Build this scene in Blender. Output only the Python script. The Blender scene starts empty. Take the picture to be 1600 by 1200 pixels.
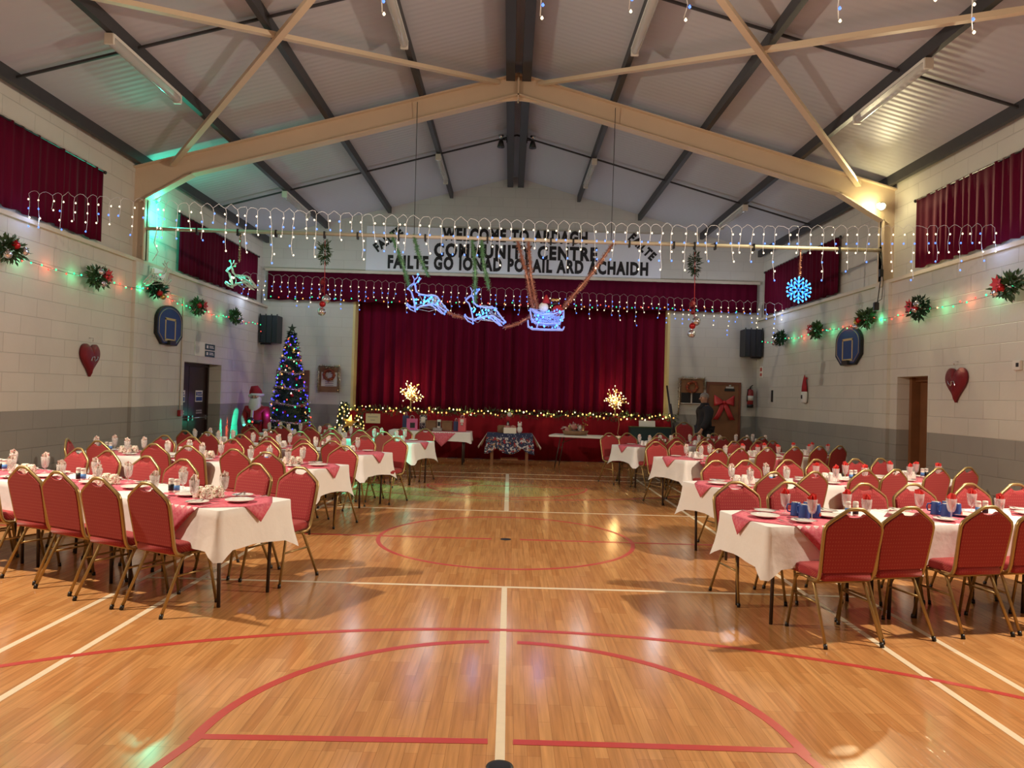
import bpy, bmesh, math, random
from mathutils import Vector, Matrix
random.seed(11)
PI = math.pi
SC = bpy.context.scene
COL = SC.collection
# ------------------------------------------------------------------ camera
cam_d = bpy.data.cameras.new('camera')
cam = bpy.data.objects.new('camera', cam_d); COL.objects.link(cam)
SC.camera = cam
cam_d.sensor_width = 36.0
cam_d.lens = 36.0 * 1131.2 / 1600.0
cam_d.clip_start = 0.05; cam_d.clip_end = 100
rt = Vector((0.9995867, -0.0034034, 0.0285451)); up = Vector((-0.0285883, -0.013406, 0.9995014)); fw = Vector((0.003019, 0.9999043, 0.0134978))
cam.matrix_world = Matrix(((rt.x, up.x, -fw.x, -0.0034), (rt.y, up.y, -fw.y, 0.0), (rt.z, up.z, -fw.z, 1.6389), (0, 0, 0, 1)))
# ------------------------------------------------------------------ world, exposure, lamps of the hall
w = bpy.data.worlds.new('world'); SC.world = w; w.use_nodes = True
w.node_tree.nodes['Background'].inputs[0].default_value = (0.02, 0.025, 0.04, 1)
w.node_tree.nodes['Background'].inputs[1].default_value = 0.3
vs = SC.view_settings
vs.view_transform = 'Standard'; vs.look = 'None'; vs.gamma = 1.0; vs.use_curve_mapping = False
vs.exposure = 0.22
SC.cycles.max_bounces = 6; SC.cycles.diffuse_bounces = 4; SC.cycles.glossy_bounces = 3; SC.cycles.transmission_bounces = 5
SC.cycles.transparent_max_bounces = 6
SC.cycles.sample_clamp_indirect = 3.0
SC.cycles.caustics_reflective = False; SC.cycles.caustics_refractive = False
SC.cycles.use_denoising = True

def lamp(name, kind, loc, energy, color, size=0.1, target=None, angle=150, blend=0.5):
    d = bpy.data.lights.new(name, kind); o = bpy.data.objects.new(name, d); COL.objects.link(o)
    o.location = loc; d.energy = energy; d.color = color
    d.shadow_soft_size = size
    if kind == 'SPOT':
        d.spot_size = math.radians(angle); d.spot_blend = blend
    if target is not None:
        o.rotation_euler = (Vector(target) - Vector(loc)).to_track_quat('-Z', 'Y').to_euler()
    return o
WARM = (1.0, 0.82, 0.62)
WARM2 = (1.0, 0.84, 0.66)
# warm floods under the eaves at the frame above the first tables
lamp('flood_lamp', 'SPOT', (-5.8, 5.6, 4.55), 1300, WARM, 0.07, (0.5, 5.3, 0.0), 155, 0.6)
lamp('flood_lamp', 'SPOT', (5.8, 5.4, 4.6), 1300, WARM, 0.07, (-0.5, 5.0, 0.0), 155, 0.6)
# floods of the next bay back, behind the photographer
lamp('flood_lamp', 'SPOT', (-5.6, -0.6, 4.6), 130, WARM2, 0.12, (1.0, 4.0, 0.5), 150, 0.6)
lamp('flood_lamp', 'SPOT', (5.6, -0.6, 4.6), 130, WARM2, 0.12, (-1.0, 4.0, 0.5), 150, 0.6)
# the visible yellow-white flood on the far frame, and the green one facing it
lamp('flood_lamp', 'SPOT', (5.97, 12.0, 5.33), 420, (1.0, 0.85, 0.5), 0.06, (0.6, 6.0, 0.0), 112, 0.5)
lamp('flood_lamp', 'POINT', (6.0, 12.0, 4.95), 13, (1.0, 0.86, 0.42), 0.06)
lamp('flood_lamp', 'SPOT', (-5.95, 12.36, 4.62), 1500, (0.05, 1.0, 0.62), 0.05, (-1.55, 12.25, 0.0), 27, 0.35)
lamp('flood_lamp', 'POINT', (-6.1, 12.7, 4.6), 40, (0.05, 1.0, 0.62), 0.05)
# cool spill of the many blue and white icicle lights
for k in range(7): lamp('icicle_glow', 'POINT', (-5.4 + k * 1.8, 17.3, 4.25), 11, (0.76, 0.85, 1.0), 0.15)
for k in range(7): lamp('icicle_glow', 'POINT', (-5.4 + k * 1.8, 8.9, 3.45), 4.5, (0.6, 0.72, 1.0), 0.15)

# ------------------------------------------------------------------ materials
def nodes_of(m):
    m.use_nodes = True
    return m.node_tree, m.node_tree.nodes['Principled BSDF']
def mat(name, col, rough=0.6, metal=0.0, bump=0.0, bscale=40.0, var=0.0, vscale=8.0, sheen=0.0, trans=0.0, alpha=1.0, coat=0.0):
    m = bpy.data.materials.new(name); nt, b = nodes_of(m)
    b.inputs['Base Color'].default_value = (*col, 1); b.inputs['Roughness'].default_value = rough; b.inputs['Metallic'].default_value = metal
    if sheen: b.inputs['Sheen Weight'].default_value = sheen
    if trans: b.inputs['Transmission Weight'].default_value = trans
    if coat: b.inputs['Coat Weight'].default_value = coat
    if alpha < 1: b.inputs['Alpha'].default_value = alpha
    tc = nt.nodes.new('ShaderNodeTexCoord')
    if bump:
        n = nt.nodes.new('ShaderNodeTexNoise'); n.inputs['Scale'].default_value = bscale; n.inputs['Detail'].default_value = 4
        nt.links.new(tc.outputs['Object'], n.inputs['Vector'])
        bp = nt.nodes.new('ShaderNodeBump'); bp.inputs['Strength'].default_value = bump; bp.inputs['Distance'].default_value = 0.01
        nt.links.new(n.outputs['Fac'], bp.inputs['Height']); nt.links.new(bp.outputs['Normal'], b.inputs['Normal'])
    if var:
        n = nt.nodes.new('ShaderNodeTexNoise'); n.inputs['Scale'].default_value = vscale; n.inputs['Detail'].default_value = 5
        nt.links.new(tc.outputs['Object'], n.inputs['Vector'])
        r = nt.nodes.new('ShaderNodeMixRGB'); r.inputs[1].default_value = (*[c * (1 - var) for c in col], 1); r.inputs[2].default_value = (*[min(1, c * (1 + var)) for c in col], 1)
        nt.links.new(n.outputs['Fac'], r.inputs[0]); nt.links.new(r.outputs[0], b.inputs['Base Color'])
    return m
def glow(name, col, strength, base=None):
    m = bpy.data.materials.new(name); nt, b = nodes_of(m)
    b.inputs['Base Color'].default_value = (*(base or col), 1); b.inputs['Emission Color'].default_value = (*col, 1); b.inputs['Emission Strength'].default_value = strength
    m.cycles.emission_sampling = 'NONE'
    return m
def block_wall(name, axis, split=1.235, low=(0.30, 0.292, 0.27), high=(0.61, 0.588, 0.53), bumpy=0.6):
    m = bpy.data.materials.new(name); nt, b = nodes_of(m); L = nt.links; N = nt.nodes
    tc = N.new('ShaderNodeTexCoord'); sp = N.new('ShaderNodeSeparateXYZ'); L.new(tc.outputs['Object'], sp.inputs[0])
    cb = N.new('ShaderNodeCombineXYZ'); L.new(sp.outputs[axis], cb.inputs['X']); L.new(sp.outputs['Z'], cb.inputs['Y'])
    br = N.new('ShaderNodeTexBrick'); br.inputs['Scale'].default_value = 1.0; br.inputs['Brick Width'].default_value = 0.62; br.inputs['Row Height'].default_value = 0.247
    br.inputs['Mortar Size'].default_value = 0.006; br.inputs['Mortar Smooth'].default_value = 0.6
    br.inputs['Color1'].default_value = (1, 1, 1, 1); br.inputs['Color2'].default_value = (0.95, 0.95, 0.95, 1); br.inputs['Mortar'].default_value = (0.82, 0.82, 0.82, 1)
    L.new(cb.outputs[0], br.inputs['Vector'])
    st = N.new('ShaderNodeMath'); st.operation = 'GREATER_THAN'; L.new(sp.outputs['Z'], st.inputs[0]); st.inputs[1].default_value = split
    mx = N.new('ShaderNodeMixRGB'); mx.inputs[1].default_value = (*low, 1); mx.inputs[2].default_value = (*high, 1); L.new(st.outputs[0], mx.inputs[0])
    mu = N.new('ShaderNodeMixRGB'); mu.blend_type = 'MULTIPLY'; mu.inputs[0].default_value = 1; L.new(mx.outputs[0], mu.inputs[1]); L.new(br.outputs['Color'], mu.inputs[2])
    ns = N.new('ShaderNodeTexNoise'); ns.inputs['Scale'].default_value = 1.7; ns.inputs['Detail'].default_value = 6; L.new(tc.outputs['Object'], ns.inputs['Vector'])
    rp = N.new('ShaderNodeMapRange'); rp.inputs[3].default_value = 0.88; rp.inputs[4].default_value = 1.08; L.new(ns.outputs['Fac'], rp.inputs[0])
    m2 = N.new('ShaderNodeMixRGB'); m2.blend_type = 'MULTIPLY'; m2.inputs[0].default_value = 1; L.new(mu.outputs[0], m2.inputs[1]); L.new(rp.outputs[0], m2.inputs[2])
    L.new(m2.outputs[0], b.inputs['Base Color'])
    inv = N.new('ShaderNodeMath'); inv.operation = 'SUBTRACT'; inv.inputs[0].default_value = 1; L.new(br.outputs['Fac'], inv.inputs[1])
    n2 = N.new('ShaderNodeTexNoise'); n2.inputs['Scale'].default_value = 25; L.new(tc.outputs['Object'], n2.inputs['Vector'])
    ad = N.new('ShaderNodeMath'); ad.operation = 'MULTIPLY_ADD'; ad.inputs[1].default_value = 0.15; L.new(n2.outputs['Fac'], ad.inputs[0]); L.new(inv.outputs[0], ad.inputs[2])
    bp = N.new('ShaderNodeBump'); bp.inputs['Strength'].default_value = bumpy; bp.inputs['Distance'].default_value = 0.012; L.new(ad.outputs[0], bp.inputs['Height']); L.new(bp.outputs[0], b.inputs['Normal'])
    b.inputs['Roughness'].default_value = 0.55
    return m
def wood_floor():
    m = bpy.data.materials.new('strip_wood_floor'); nt, b = nodes_of(m); L = nt.links; N = nt.nodes
    tc = N.new('ShaderNodeTexCoord'); sp = N.new('ShaderNodeSeparateXYZ'); L.new(tc.outputs['Object'], sp.inputs[0])
    cb = N.new('ShaderNodeCombineXYZ'); L.new(sp.outputs['Y'], cb.inputs['X']); L.new(sp.outputs['X'], cb.inputs['Y'])
    br = N.new('ShaderNodeTexBrick'); br.inputs['Scale'].default_value = 1; br.inputs['Brick Width'].default_value = 0.55; br.inputs['Row Height'].default_value = 0.062
    br.inputs['Mortar Size'].default_value = 0.0011; br.inputs['Mortar Smooth'].default_value = 0.3; br.offset = 0.37; br.offset_frequency = 3; br.squash = 0.7; br.squash_frequency = 4
    br.inputs['Color1'].default_value = (0.47, 0.215, 0.075, 1); br.inputs['Color2'].default_value = (0.58, 0.30, 0.115, 1); br.inputs['Mortar'].default_value = (0.30, 0.14, 0.05, 1)
    L.new(cb.outputs[0], br.inputs['Vector'])
    mp = N.new('ShaderNodeMapping'); mp.inputs['Scale'].default_value = (45, 2.2, 1); L.new(tc.outputs['Object'], mp.inputs[0])
    ns = N.new('ShaderNodeTexNoise'); ns.inputs['Scale'].default_value = 1; ns.inputs['Detail'].default_value = 6; L.new(mp.outputs[0], ns.inputs['Vector'])
    rp = N.new('ShaderNodeMapRange'); rp.inputs[1].default_value = 0.25; rp.inputs[2].default_value = 0.75; rp.inputs[3].default_value = 0.74; rp.inputs[4].default_value = 1.2; L.new(ns.outputs['Fac'], rp.inputs[0])
    mu = N.new('ShaderNodeMixRGB'); mu.blend_type = 'MULTIPLY'; mu.inputs[0].default_value = 1; L.new(br.outputs['Color'], mu.inputs[1]); L.new(rp.outputs[0], mu.inputs[2])
    L.new(mu.outputs[0], b.inputs['Base Color'])
    n3 = N.new('ShaderNodeTexNoise'); n3.inputs['Scale'].default_value = 1.3; L.new(tc.outputs['Object'], n3.inputs['Vector'])
    r3 = N.new('ShaderNodeMapRange'); r3.inputs[3].default_value = 0.12; r3.inputs[4].default_value = 0.21; L.new(n3.outputs['Fac'], r3.inputs[0]); L.new(r3.outputs[0], b.inputs['Roughness'])
    inv = N.new('ShaderNodeMath'); inv.operation = 'SUBTRACT'; inv.inputs[0].default_value = 1; L.new(br.outputs['Fac'], inv.inputs[1])
    bp = N.new('ShaderNodeBump'); bp.inputs['Strength'].default_value = 0.12; bp.inputs['Distance'].default_value = 0.002; L.new(inv.outputs[0], bp.inputs['Height']); L.new(bp.outputs[0], b.inputs['Normal'])
    return m
def ribbed_ceiling():
    m = bpy.data.materials.new('ribbed_ceiling_sheet'); nt, b = nodes_of(m); L = nt.links; N = nt.nodes
    b.inputs['Base Color'].default_value = (0.46, 0.47, 0.51, 1); b.inputs['Roughness'].default_value = 0.5
    tc = N.new('ShaderNodeTexCoord')
    wv = N.new('ShaderNodeTexWave'); wv.wave_type = 'BANDS'; wv.bands_direction = 'Y'; wv.inputs['Scale'].default_value = 2.6; wv.inputs['Distortion'].default_value = 0.0
    L.new(tc.outputs['Object'], wv.inputs['Vector'])
    bp = N.new('ShaderNodeBump'); bp.inputs['Strength'].default_value = 0.26; bp.inputs['Distance'].default_value = 0.01; L.new(wv.outputs['Fac'], bp.inputs['Height']); L.new(bp.outputs[0], b.inputs['Normal'])
    return m
def chair_fabric():
    m = bpy.data.materials.new('dotted_red_upholstery'); nt, b = nodes_of(m); L = nt.links; N = nt.nodes
    tc = N.new('ShaderNodeTexCoord'); sp = N.new('ShaderNodeSeparateXYZ'); L.new(tc.outputs['Object'], sp.inputs[0])
    def wave(sock, k, ph=0.0):
        a = N.new('ShaderNodeMath'); a.operation = 'MULTIPLY_ADD'; a.inputs[1].default_value = k; a.inputs[2].default_value = ph; L.new(sock, a.inputs[0])
        s = N.new('ShaderNodeMath'); s.operation = 'COSINE'; L.new(a.outputs[0], s.inputs[0]); return s.outputs[0]
    yz = N.new('ShaderNodeMath'); yz.operation = 'ADD'; L.new(sp.outputs['Y'], yz.inputs[0]); L.new(sp.outputs['Z'], yz.inputs[1])
    p = N.new('ShaderNodeMath'); p.operation = 'ADD'; L.new(wave(sp.outputs['X'], 300), p.inputs[0]); L.new(wave(yz.outputs[0], 300), p.inputs[1])
    g = N.new('ShaderNodeMath'); g.operation = 'GREATER_THAN'; g.inputs[1].default_value = 1.35; L.new(p.outputs[0], g.inputs[0])
    mx = N.new('ShaderNodeMixRGB'); mx.inputs[1].default_value = (0.30, 0.018, 0.024, 1); mx.inputs[2].default_value = (0.38, 0.07, 0.05, 1); L.new(g.outputs[0], mx.inputs[0])
    L.new(mx.outputs[0], b.inputs['Base Color']); b.inputs['Roughness'].default_value = 0.85; b.inputs['Sheen Weight'].default_value = 0.1
    return m
def velvet(name, c, k):
    m = bpy.data.materials.new(name); nt, b = nodes_of(m); L = nt.links; N = nt.nodes
    tc = N.new('ShaderNodeTexCoord'); mp = N.new('ShaderNodeMapping'); mp.inputs['Scale'].default_value = (14, 14, 0.8); L.new(tc.outputs['Object'], mp.inputs[0])
    ns = N.new('ShaderNodeTexNoise'); ns.inputs['Scale'].default_value = 1; ns.inputs['Detail'].default_value = 4; L.new(mp.outputs[0], ns.inputs['Vector'])
    mx = N.new('ShaderNodeMixRGB'); mx.inputs[1].default_value = (*[x * 0.7 for x in c], 1); mx.inputs[2].default_value = (*[x * 1.25 for x in c], 1); L.new(ns.outputs['Fac'], mx.inputs[0]); L.new(mx.outputs[0], b.inputs['Base Color'])
    b.inputs['Roughness'].default_value = 0.85; b.inputs['Specular IOR Level'].default_value = 0.08; b.inputs['Sheen Weight'].default_value = k; b.inputs['Sheen Roughness'].default_value = 0.4; b.inputs['Sheen Tint'].default_value = (0.9, 0.25, 0.3, 1)
    return m
def printed(name, base, spots, scale, th=0.55):
    m = bpy.data.materials.new(name); nt, b = nodes_of(m); L = nt.links; N = nt.nodes
    tc = N.new('ShaderNodeTexCoord'); prev = None
    for i, (c, s) in enumerate(spots):
        v = N.new('ShaderNodeTexNoise'); v.inputs['Scale'].default_value = scale * s; v.inputs['Detail'].default_value = 1
        mp = N.new('ShaderNodeMapping'); mp.inputs['Location'].default_value = (i * 3.1, i * 7.7, i * 1.3); L.new(tc.outputs['Object'], mp.inputs[0]); L.new(mp.outputs[0], v.inputs['Vector'])
        g = N.new('ShaderNodeMath'); g.operation = 'GREATER_THAN'; g.inputs[1].default_value = th; L.new(v.outputs['Fac'], g.inputs[0])
        mx = N.new('ShaderNodeMixRGB'); L.new(g.outputs[0], mx.inputs[0]); mx.inputs[2].default_value = (*c, 1)
        if prev is None: mx.inputs[1].default_value = (*base, 1)
        else: L.new(prev, mx.inputs[1])
        prev = mx.outputs[0]
    L.new(prev, b.inputs['Base Color']); b.inputs['Roughness'].default_value = 0.7
    return m
def festive_print():
    # blue starry sky above, red and white festive shapes, snow below: a cloth printed with generic winter shapes
    m = bpy.data.materials.new('festive_printed_cloth'); nt, b = nodes_of(m); L = nt.links; N = nt.nodes
    tc = N.new('ShaderNodeTexCoord')
    sp = N.new('ShaderNodeSeparateXYZ'); L.new(tc.outputs['Object'], sp.inputs[0])
    v = N.new('ShaderNodeTexVoronoi'); v.inputs['Scale'].default_value = 30; L.new(tc.outputs['Object'], v.inputs['Vector'])
    st = N.new('ShaderNodeMath'); st.operation = 'LESS_THAN'; st.inputs[1].default_value = 0.22; L.new(v.outputs['Distance'], st.inputs[0])
    a = N.new('ShaderNodeMixRGB'); a.inputs[1].default_value = (0.012, 0.02, 0.075, 1); a.inputs[2].default_value = (0.5, 0.55, 0.7, 1); L.new(st.outputs[0], a.inputs[0])
    prev = a.outputs[0]
    for k, (c, sc, th, zlo, zhi) in enumerate((((0.50, 0.49, 0.52), 15, 0.54, 0.0, 0.64), ((0.30, 0.012, 0.02), 13, 0.60, 0.0, 0.64), ((0.012, 0.018, 0.06), 20, 0.56, 0.0, 0.62), ((0.35, 0.2, 0.1), 20, 0.64, 0.0, 0.62))):
        n = N.new('ShaderNodeTexNoise'); n.inputs['Scale'].default_value = sc; n.inputs['Detail'].default_value = 1.5
        mp = N.new('ShaderNodeMapping'); mp.inputs['Location'].default_value = (k * 4.3, k * 2.1, k); L.new(tc.outputs['Object'], mp.inputs[0]); L.new(mp.outputs[0], n.inputs['Vector'])
        g = N.new('ShaderNodeMath'); g.operation = 'GREATER_THAN'; g.inputs[1].default_value = th; L.new(n.outputs['Fac'], g.inputs[0])
        h = N.new('ShaderNodeMath'); h.operation = 'LESS_THAN'; h.inputs[1].default_value = zhi; L.new(sp.outputs['Z'], h.inputs[0])
        f = N.new('ShaderNodeMath'); f.operation = 'MULTIPLY'; L.new(g.outputs[0], f.inputs[0]); L.new(h.outputs[0], f.inputs[1])
        x = N.new('ShaderNodeMixRGB'); L.new(f.outputs[0], x.inputs[0]); L.new(prev, x.inputs[1]); x.inputs[2].default_value = (*c, 1); prev = x.outputs[0]
    L.new(prev, b.inputs['Base Color']); b.inputs['Roughness'].default_value = 0.7
    return m
MT = {
 'floor': wood_floor(), 'side': block_wall('painted_block_side', 'Y'), 'back': block_wall('painted_block_back', 'X', bumpy=0.25), 'ceil': ribbed_ceiling(),
 'cream': mat('cream_paint', (0.60, 0.53, 0.42), 0.5, bump=0.1, bscale=15, var=0.06), 'ycream': mat('yellow_cream_paint', (0.72, 0.60, 0.28), 0.5, var=0.06), 'frame': mat('cream_steel', (0.62, 0.50, 0.36), 0.45, var=0.06, vscale=3), 'purlin': mat('dark_steel', (0.035, 0.035, 0.04), 0.5, var=0.2),
 'wline': mat('white_floor_paint', (0.78, 0.68, 0.50), 0.3, var=0.08, vscale=20), 'rline': mat('red_floor_paint', (0.50, 0.06, 0.05), 0.3, var=0.1, vscale=20), 'black': mat('black_plastic', (0.012, 0.012, 0.013), 0.4, var=0.2),
 'gold': mat('gold_steel_tube', (0.40, 0.285, 0.12), 0.36, 0.7, var=0.1), 'fabric': chair_fabric(), 'darkmetal': mat('dark_leg_steel', (0.05, 0.035, 0.03), 0.45, 0.3, var=0.1),
 'ply': mat('table_board', (0.35, 0.2, 0.1), 0.5, var=0.2), 'cloth': mat('white_paper_cloth', (0.80, 0.79, 0.78), 0.7, bump=0.35, bscale=14, var=0.03), 'pink': printed('pink_topper_paper', (0.62, 0.10, 0.16), [((0.66, 0.16, 0.21), 5)], 9, 0.5),
 'china': mat('white_china', (0.80, 0.77, 0.72), 0.2, var=0.02), 'steel': mat('cutlery_steel', (0.6, 0.6, 0.62), 0.25, 1.0, var=0.05), 'bluecup': mat('blue_glaze', (0.035, 0.09, 0.33), 0.25, var=0.1), 'floralcup': printed('floral_china', (0.82, 0.77, 0.66), [((0.2, 0.25, 0.1), 1), ((0.42, 0.12, 0.1), 1.3)], 60, 0.60),
 'floralnap': printed('floral_napkin_paper', (0.82, 0.72, 0.66), [((0.24, 0.26, 0.14), 1), ((0.55, 0.14, 0.14), 1.2)], 55, 0.62), 'rednap': mat('red_napkin_paper', (0.72, 0.05, 0.045), 0.7, var=0.1), 'bluelab': mat('blue_label', (0.08, 0.25, 0.6), 0.5, var=0.1),
 'velvet': velvet('red_velvet', (0.14, 0.003, 0.024), 0.15), 'velvet2': velvet('deep_red_velvet', (0.088, 0.0025, 0.017), 0.04), 'apron': velvet('red_stage_apron', (0.20, 0.008, 0.016), 0.3),
 'signw': mat('white_sign_board', (0.74, 0.75, 0.80), 0.5, var=0.02), 'letter': mat('black_lettering', (0.006, 0.006, 0.008), 0.5, var=0.1),
 'wood': mat('brown_door_wood', (0.20, 0.085, 0.035), 0.4, var=0.25, vscale=5), 'dwood': mat('dark_door_wood', (0.028, 0.014, 0.012), 0.35, var=0.2), 'frameW': mat('reddish_door_frame', (0.16, 0.05, 0.025), 0.4, var=0.2), 'board': mat('notice_board_cork', (0.26, 0.13, 0.06), 0.7, bump=0.2, var=0.2),
 'paper': mat('white_paper', (0.75, 0.73, 0.66), 0.7, var=0.03), 'cpaper': mat('cream_paper', (0.72, 0.66, 0.45), 0.7, var=0.03), 'bluepaint': mat('blue_backboard_paint', (0.008, 0.045, 0.2), 0.45, var=0.1), 'yellow': mat('yellow_line_paint', (0.55, 0.42, 0.2), 0.5, var=0.05),
 'pine': mat('dark_pine_needles', (0.012, 0.035, 0.014), 0.6, var=0.5, vscale=30), 'leaf': mat('green_spray_leaves', (0.04, 0.085, 0.028), 0.5, var=0.5, vscale=30), 'redball': mat('red_bauble', (0.4, 0.01, 0.015), 0.15, 0.4, var=0.1), 'silver': mat('silver_bauble', (0.75, 0.75, 0.8), 0.1, 0.95, var=0.03), 'goldball': mat('gold_bauble', (0.75, 0.5, 0.16), 0.2, 0.9, var=0.05),
 'gtinsel': mat('green_tinsel', (0.20, 0.42, 0.22), 0.4, 0.4, var=0.5, vscale=60), 'ctinsel': mat('copper_tinsel', (0.62, 0.30, 0.22), 0.4, 0.5, var=0.4, vscale=60), 'stinsel': mat('silver_gold_tinsel', (0.55, 0.46, 0.34), 0.25, 0.8, var=0.3, vscale=60),
 'glit': mat('red_glitter', (0.2, 0.006, 0.014), 0.3, 0.3, bump=0.9, bscale=160, var=0.6, vscale=120), 'wire': mat('white_wire', (0.72, 0.71, 0.70), 0.4, var=0.02), 'suit': mat('red_felt', (0.33, 0.012, 0.022), 0.85, bump=0.3, bscale=90, var=0.15), 'fur': mat('white_fur', (0.72, 0.72, 0.70), 0.9, bump=0.9, bscale=110, var=0.05),
 'skin': mat('skin', (0.55, 0.30, 0.21), 0.5, var=0.05), 'hair': mat('grey_hair', (0.33, 0.28, 0.25), 0.7, var=0.2), 'coat': mat('black_coat', (0.012, 0.012, 0.018), 0.8, var=0.2), 'trouser': mat('dark_trousers', (0.02, 0.02, 0.03), 0.8, var=0.2),
 'speaker': mat('black_speaker_case', (0.012, 0.014, 0.022), 0.5, var=0.2), 'teal': mat('dark_teal_boards', (0.012, 0.04, 0.045), 0.5, var=0.2), 'bag_pink': mat('pink_gift_bag', (0.62, 0.12, 0.3), 0.5, var=0.05), 'bag_coral': mat('coral_gift_bag', (0.62, 0.10, 0.13), 0.5, var=0.08), 'bag_navy': mat('navy_gift_bag', (0.03, 0.05, 0.15), 0.5, var=0.1), 'hamper': mat('brown_hamper', (0.22, 0.12, 0.06), 0.7, bump=0.6, bscale=60, var=0.3), 'grey': mat('grey_card', (0.3, 0.28, 0.27), 0.6, var=0.05),
 'print': printed('boldly_printed_card', (0.5, 0.5, 0.52), [((0.02, 0.02, 0.03), 1)], 28, 0.5), 'festive': festive_print(), 'cello': mat('clear_wrapped_goods', (0.45, 0.2, 0.17), 0.15, 0.1, bump=0.8, bscale=30, var=0.6, vscale=25), 'ext': mat('red_extinguisher', (0.30, 0.017, 0.02), 0.3, var=0.05),
 'bow': mat('red_ribbon', (0.5, 0.03, 0.035), 0.4, var=0.1), 'wreath': printed('bronze_wreath', (0.16, 0.05, 0.02), [((0.4, 0.12, 0.03), 1), ((0.3, 0.02, 0.01), 1.4)], 25, 0.55), 'gwire': mat('pale_lamp_tube', (0.62, 0.72, 0.68), 0.4, var=0.03), 'extsign': mat('dark_green_sign', (0.01, 0.05, 0.05), 0.5, var=0.1), 'whitepl': mat('white_plastic', (0.65, 0.63, 0.58), 0.4, var=0.03), 'plasticw': mat('white_table_plastic', (0.70, 0.70, 0.66), 0.4, var=0.02), 'tipple': mat('dark_bottle_glass', (0.03, 0.012, 0.012), 0.15, var=0.1),
 'e_warm': glow('warm_white_bulb', (1, 0.84, 0.58), 1.7), 'e_blue': glow('blue_bulb', (0.09, 0.22, 1), 1.9), 'e_cyan': glow('ice_blue_bulb', (0.08, 0.42, 1), 1.9), 'e_green': glow('green_bulb', (0.04, 1, 0.38), 1.3), 'e_red': glow('red_bulb', (1, 0.1, 0.07), 1.3), 'e_deep': glow('deep_blue_bulb', (0.05, 0.045, 1), 3.0), 'e_amber': glow('amber_bulb', (1, 0.42, 0.1), 1.5), 'e_lamp': glow('flood_lamp_glass', (1.0, 0.9, 0.5), 30), 'e_gold': glow('golden_bulb', (1, 0.7, 0.2), 1.7), 'e_flake': glow('blue_light_tube', (0.03, 0.28, 1.0), 1.3), 'e_tube': glow('pale_blue_light_tube', (0.12, 0.28, 1.0), 0.4, (.4, .45, .7)),
}
def glass_mat(name, col, rough, alpha):
    m = mat(name, col, rough, var=0.02); nt, b = nodes_of(m); b.inputs['Alpha'].default_value = alpha; b.inputs['Specular IOR Level'].default_value = 0.8
    return m
MT['glass'] = glass_mat('clear_glass', (0.8, 0.82, 0.82), 0.08, 0.3)
MT['diffuser'] = glass_mat('clear_ribbed_diffuser', (0.5, 0.5, 0.49), 0.12, 0.55)

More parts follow.
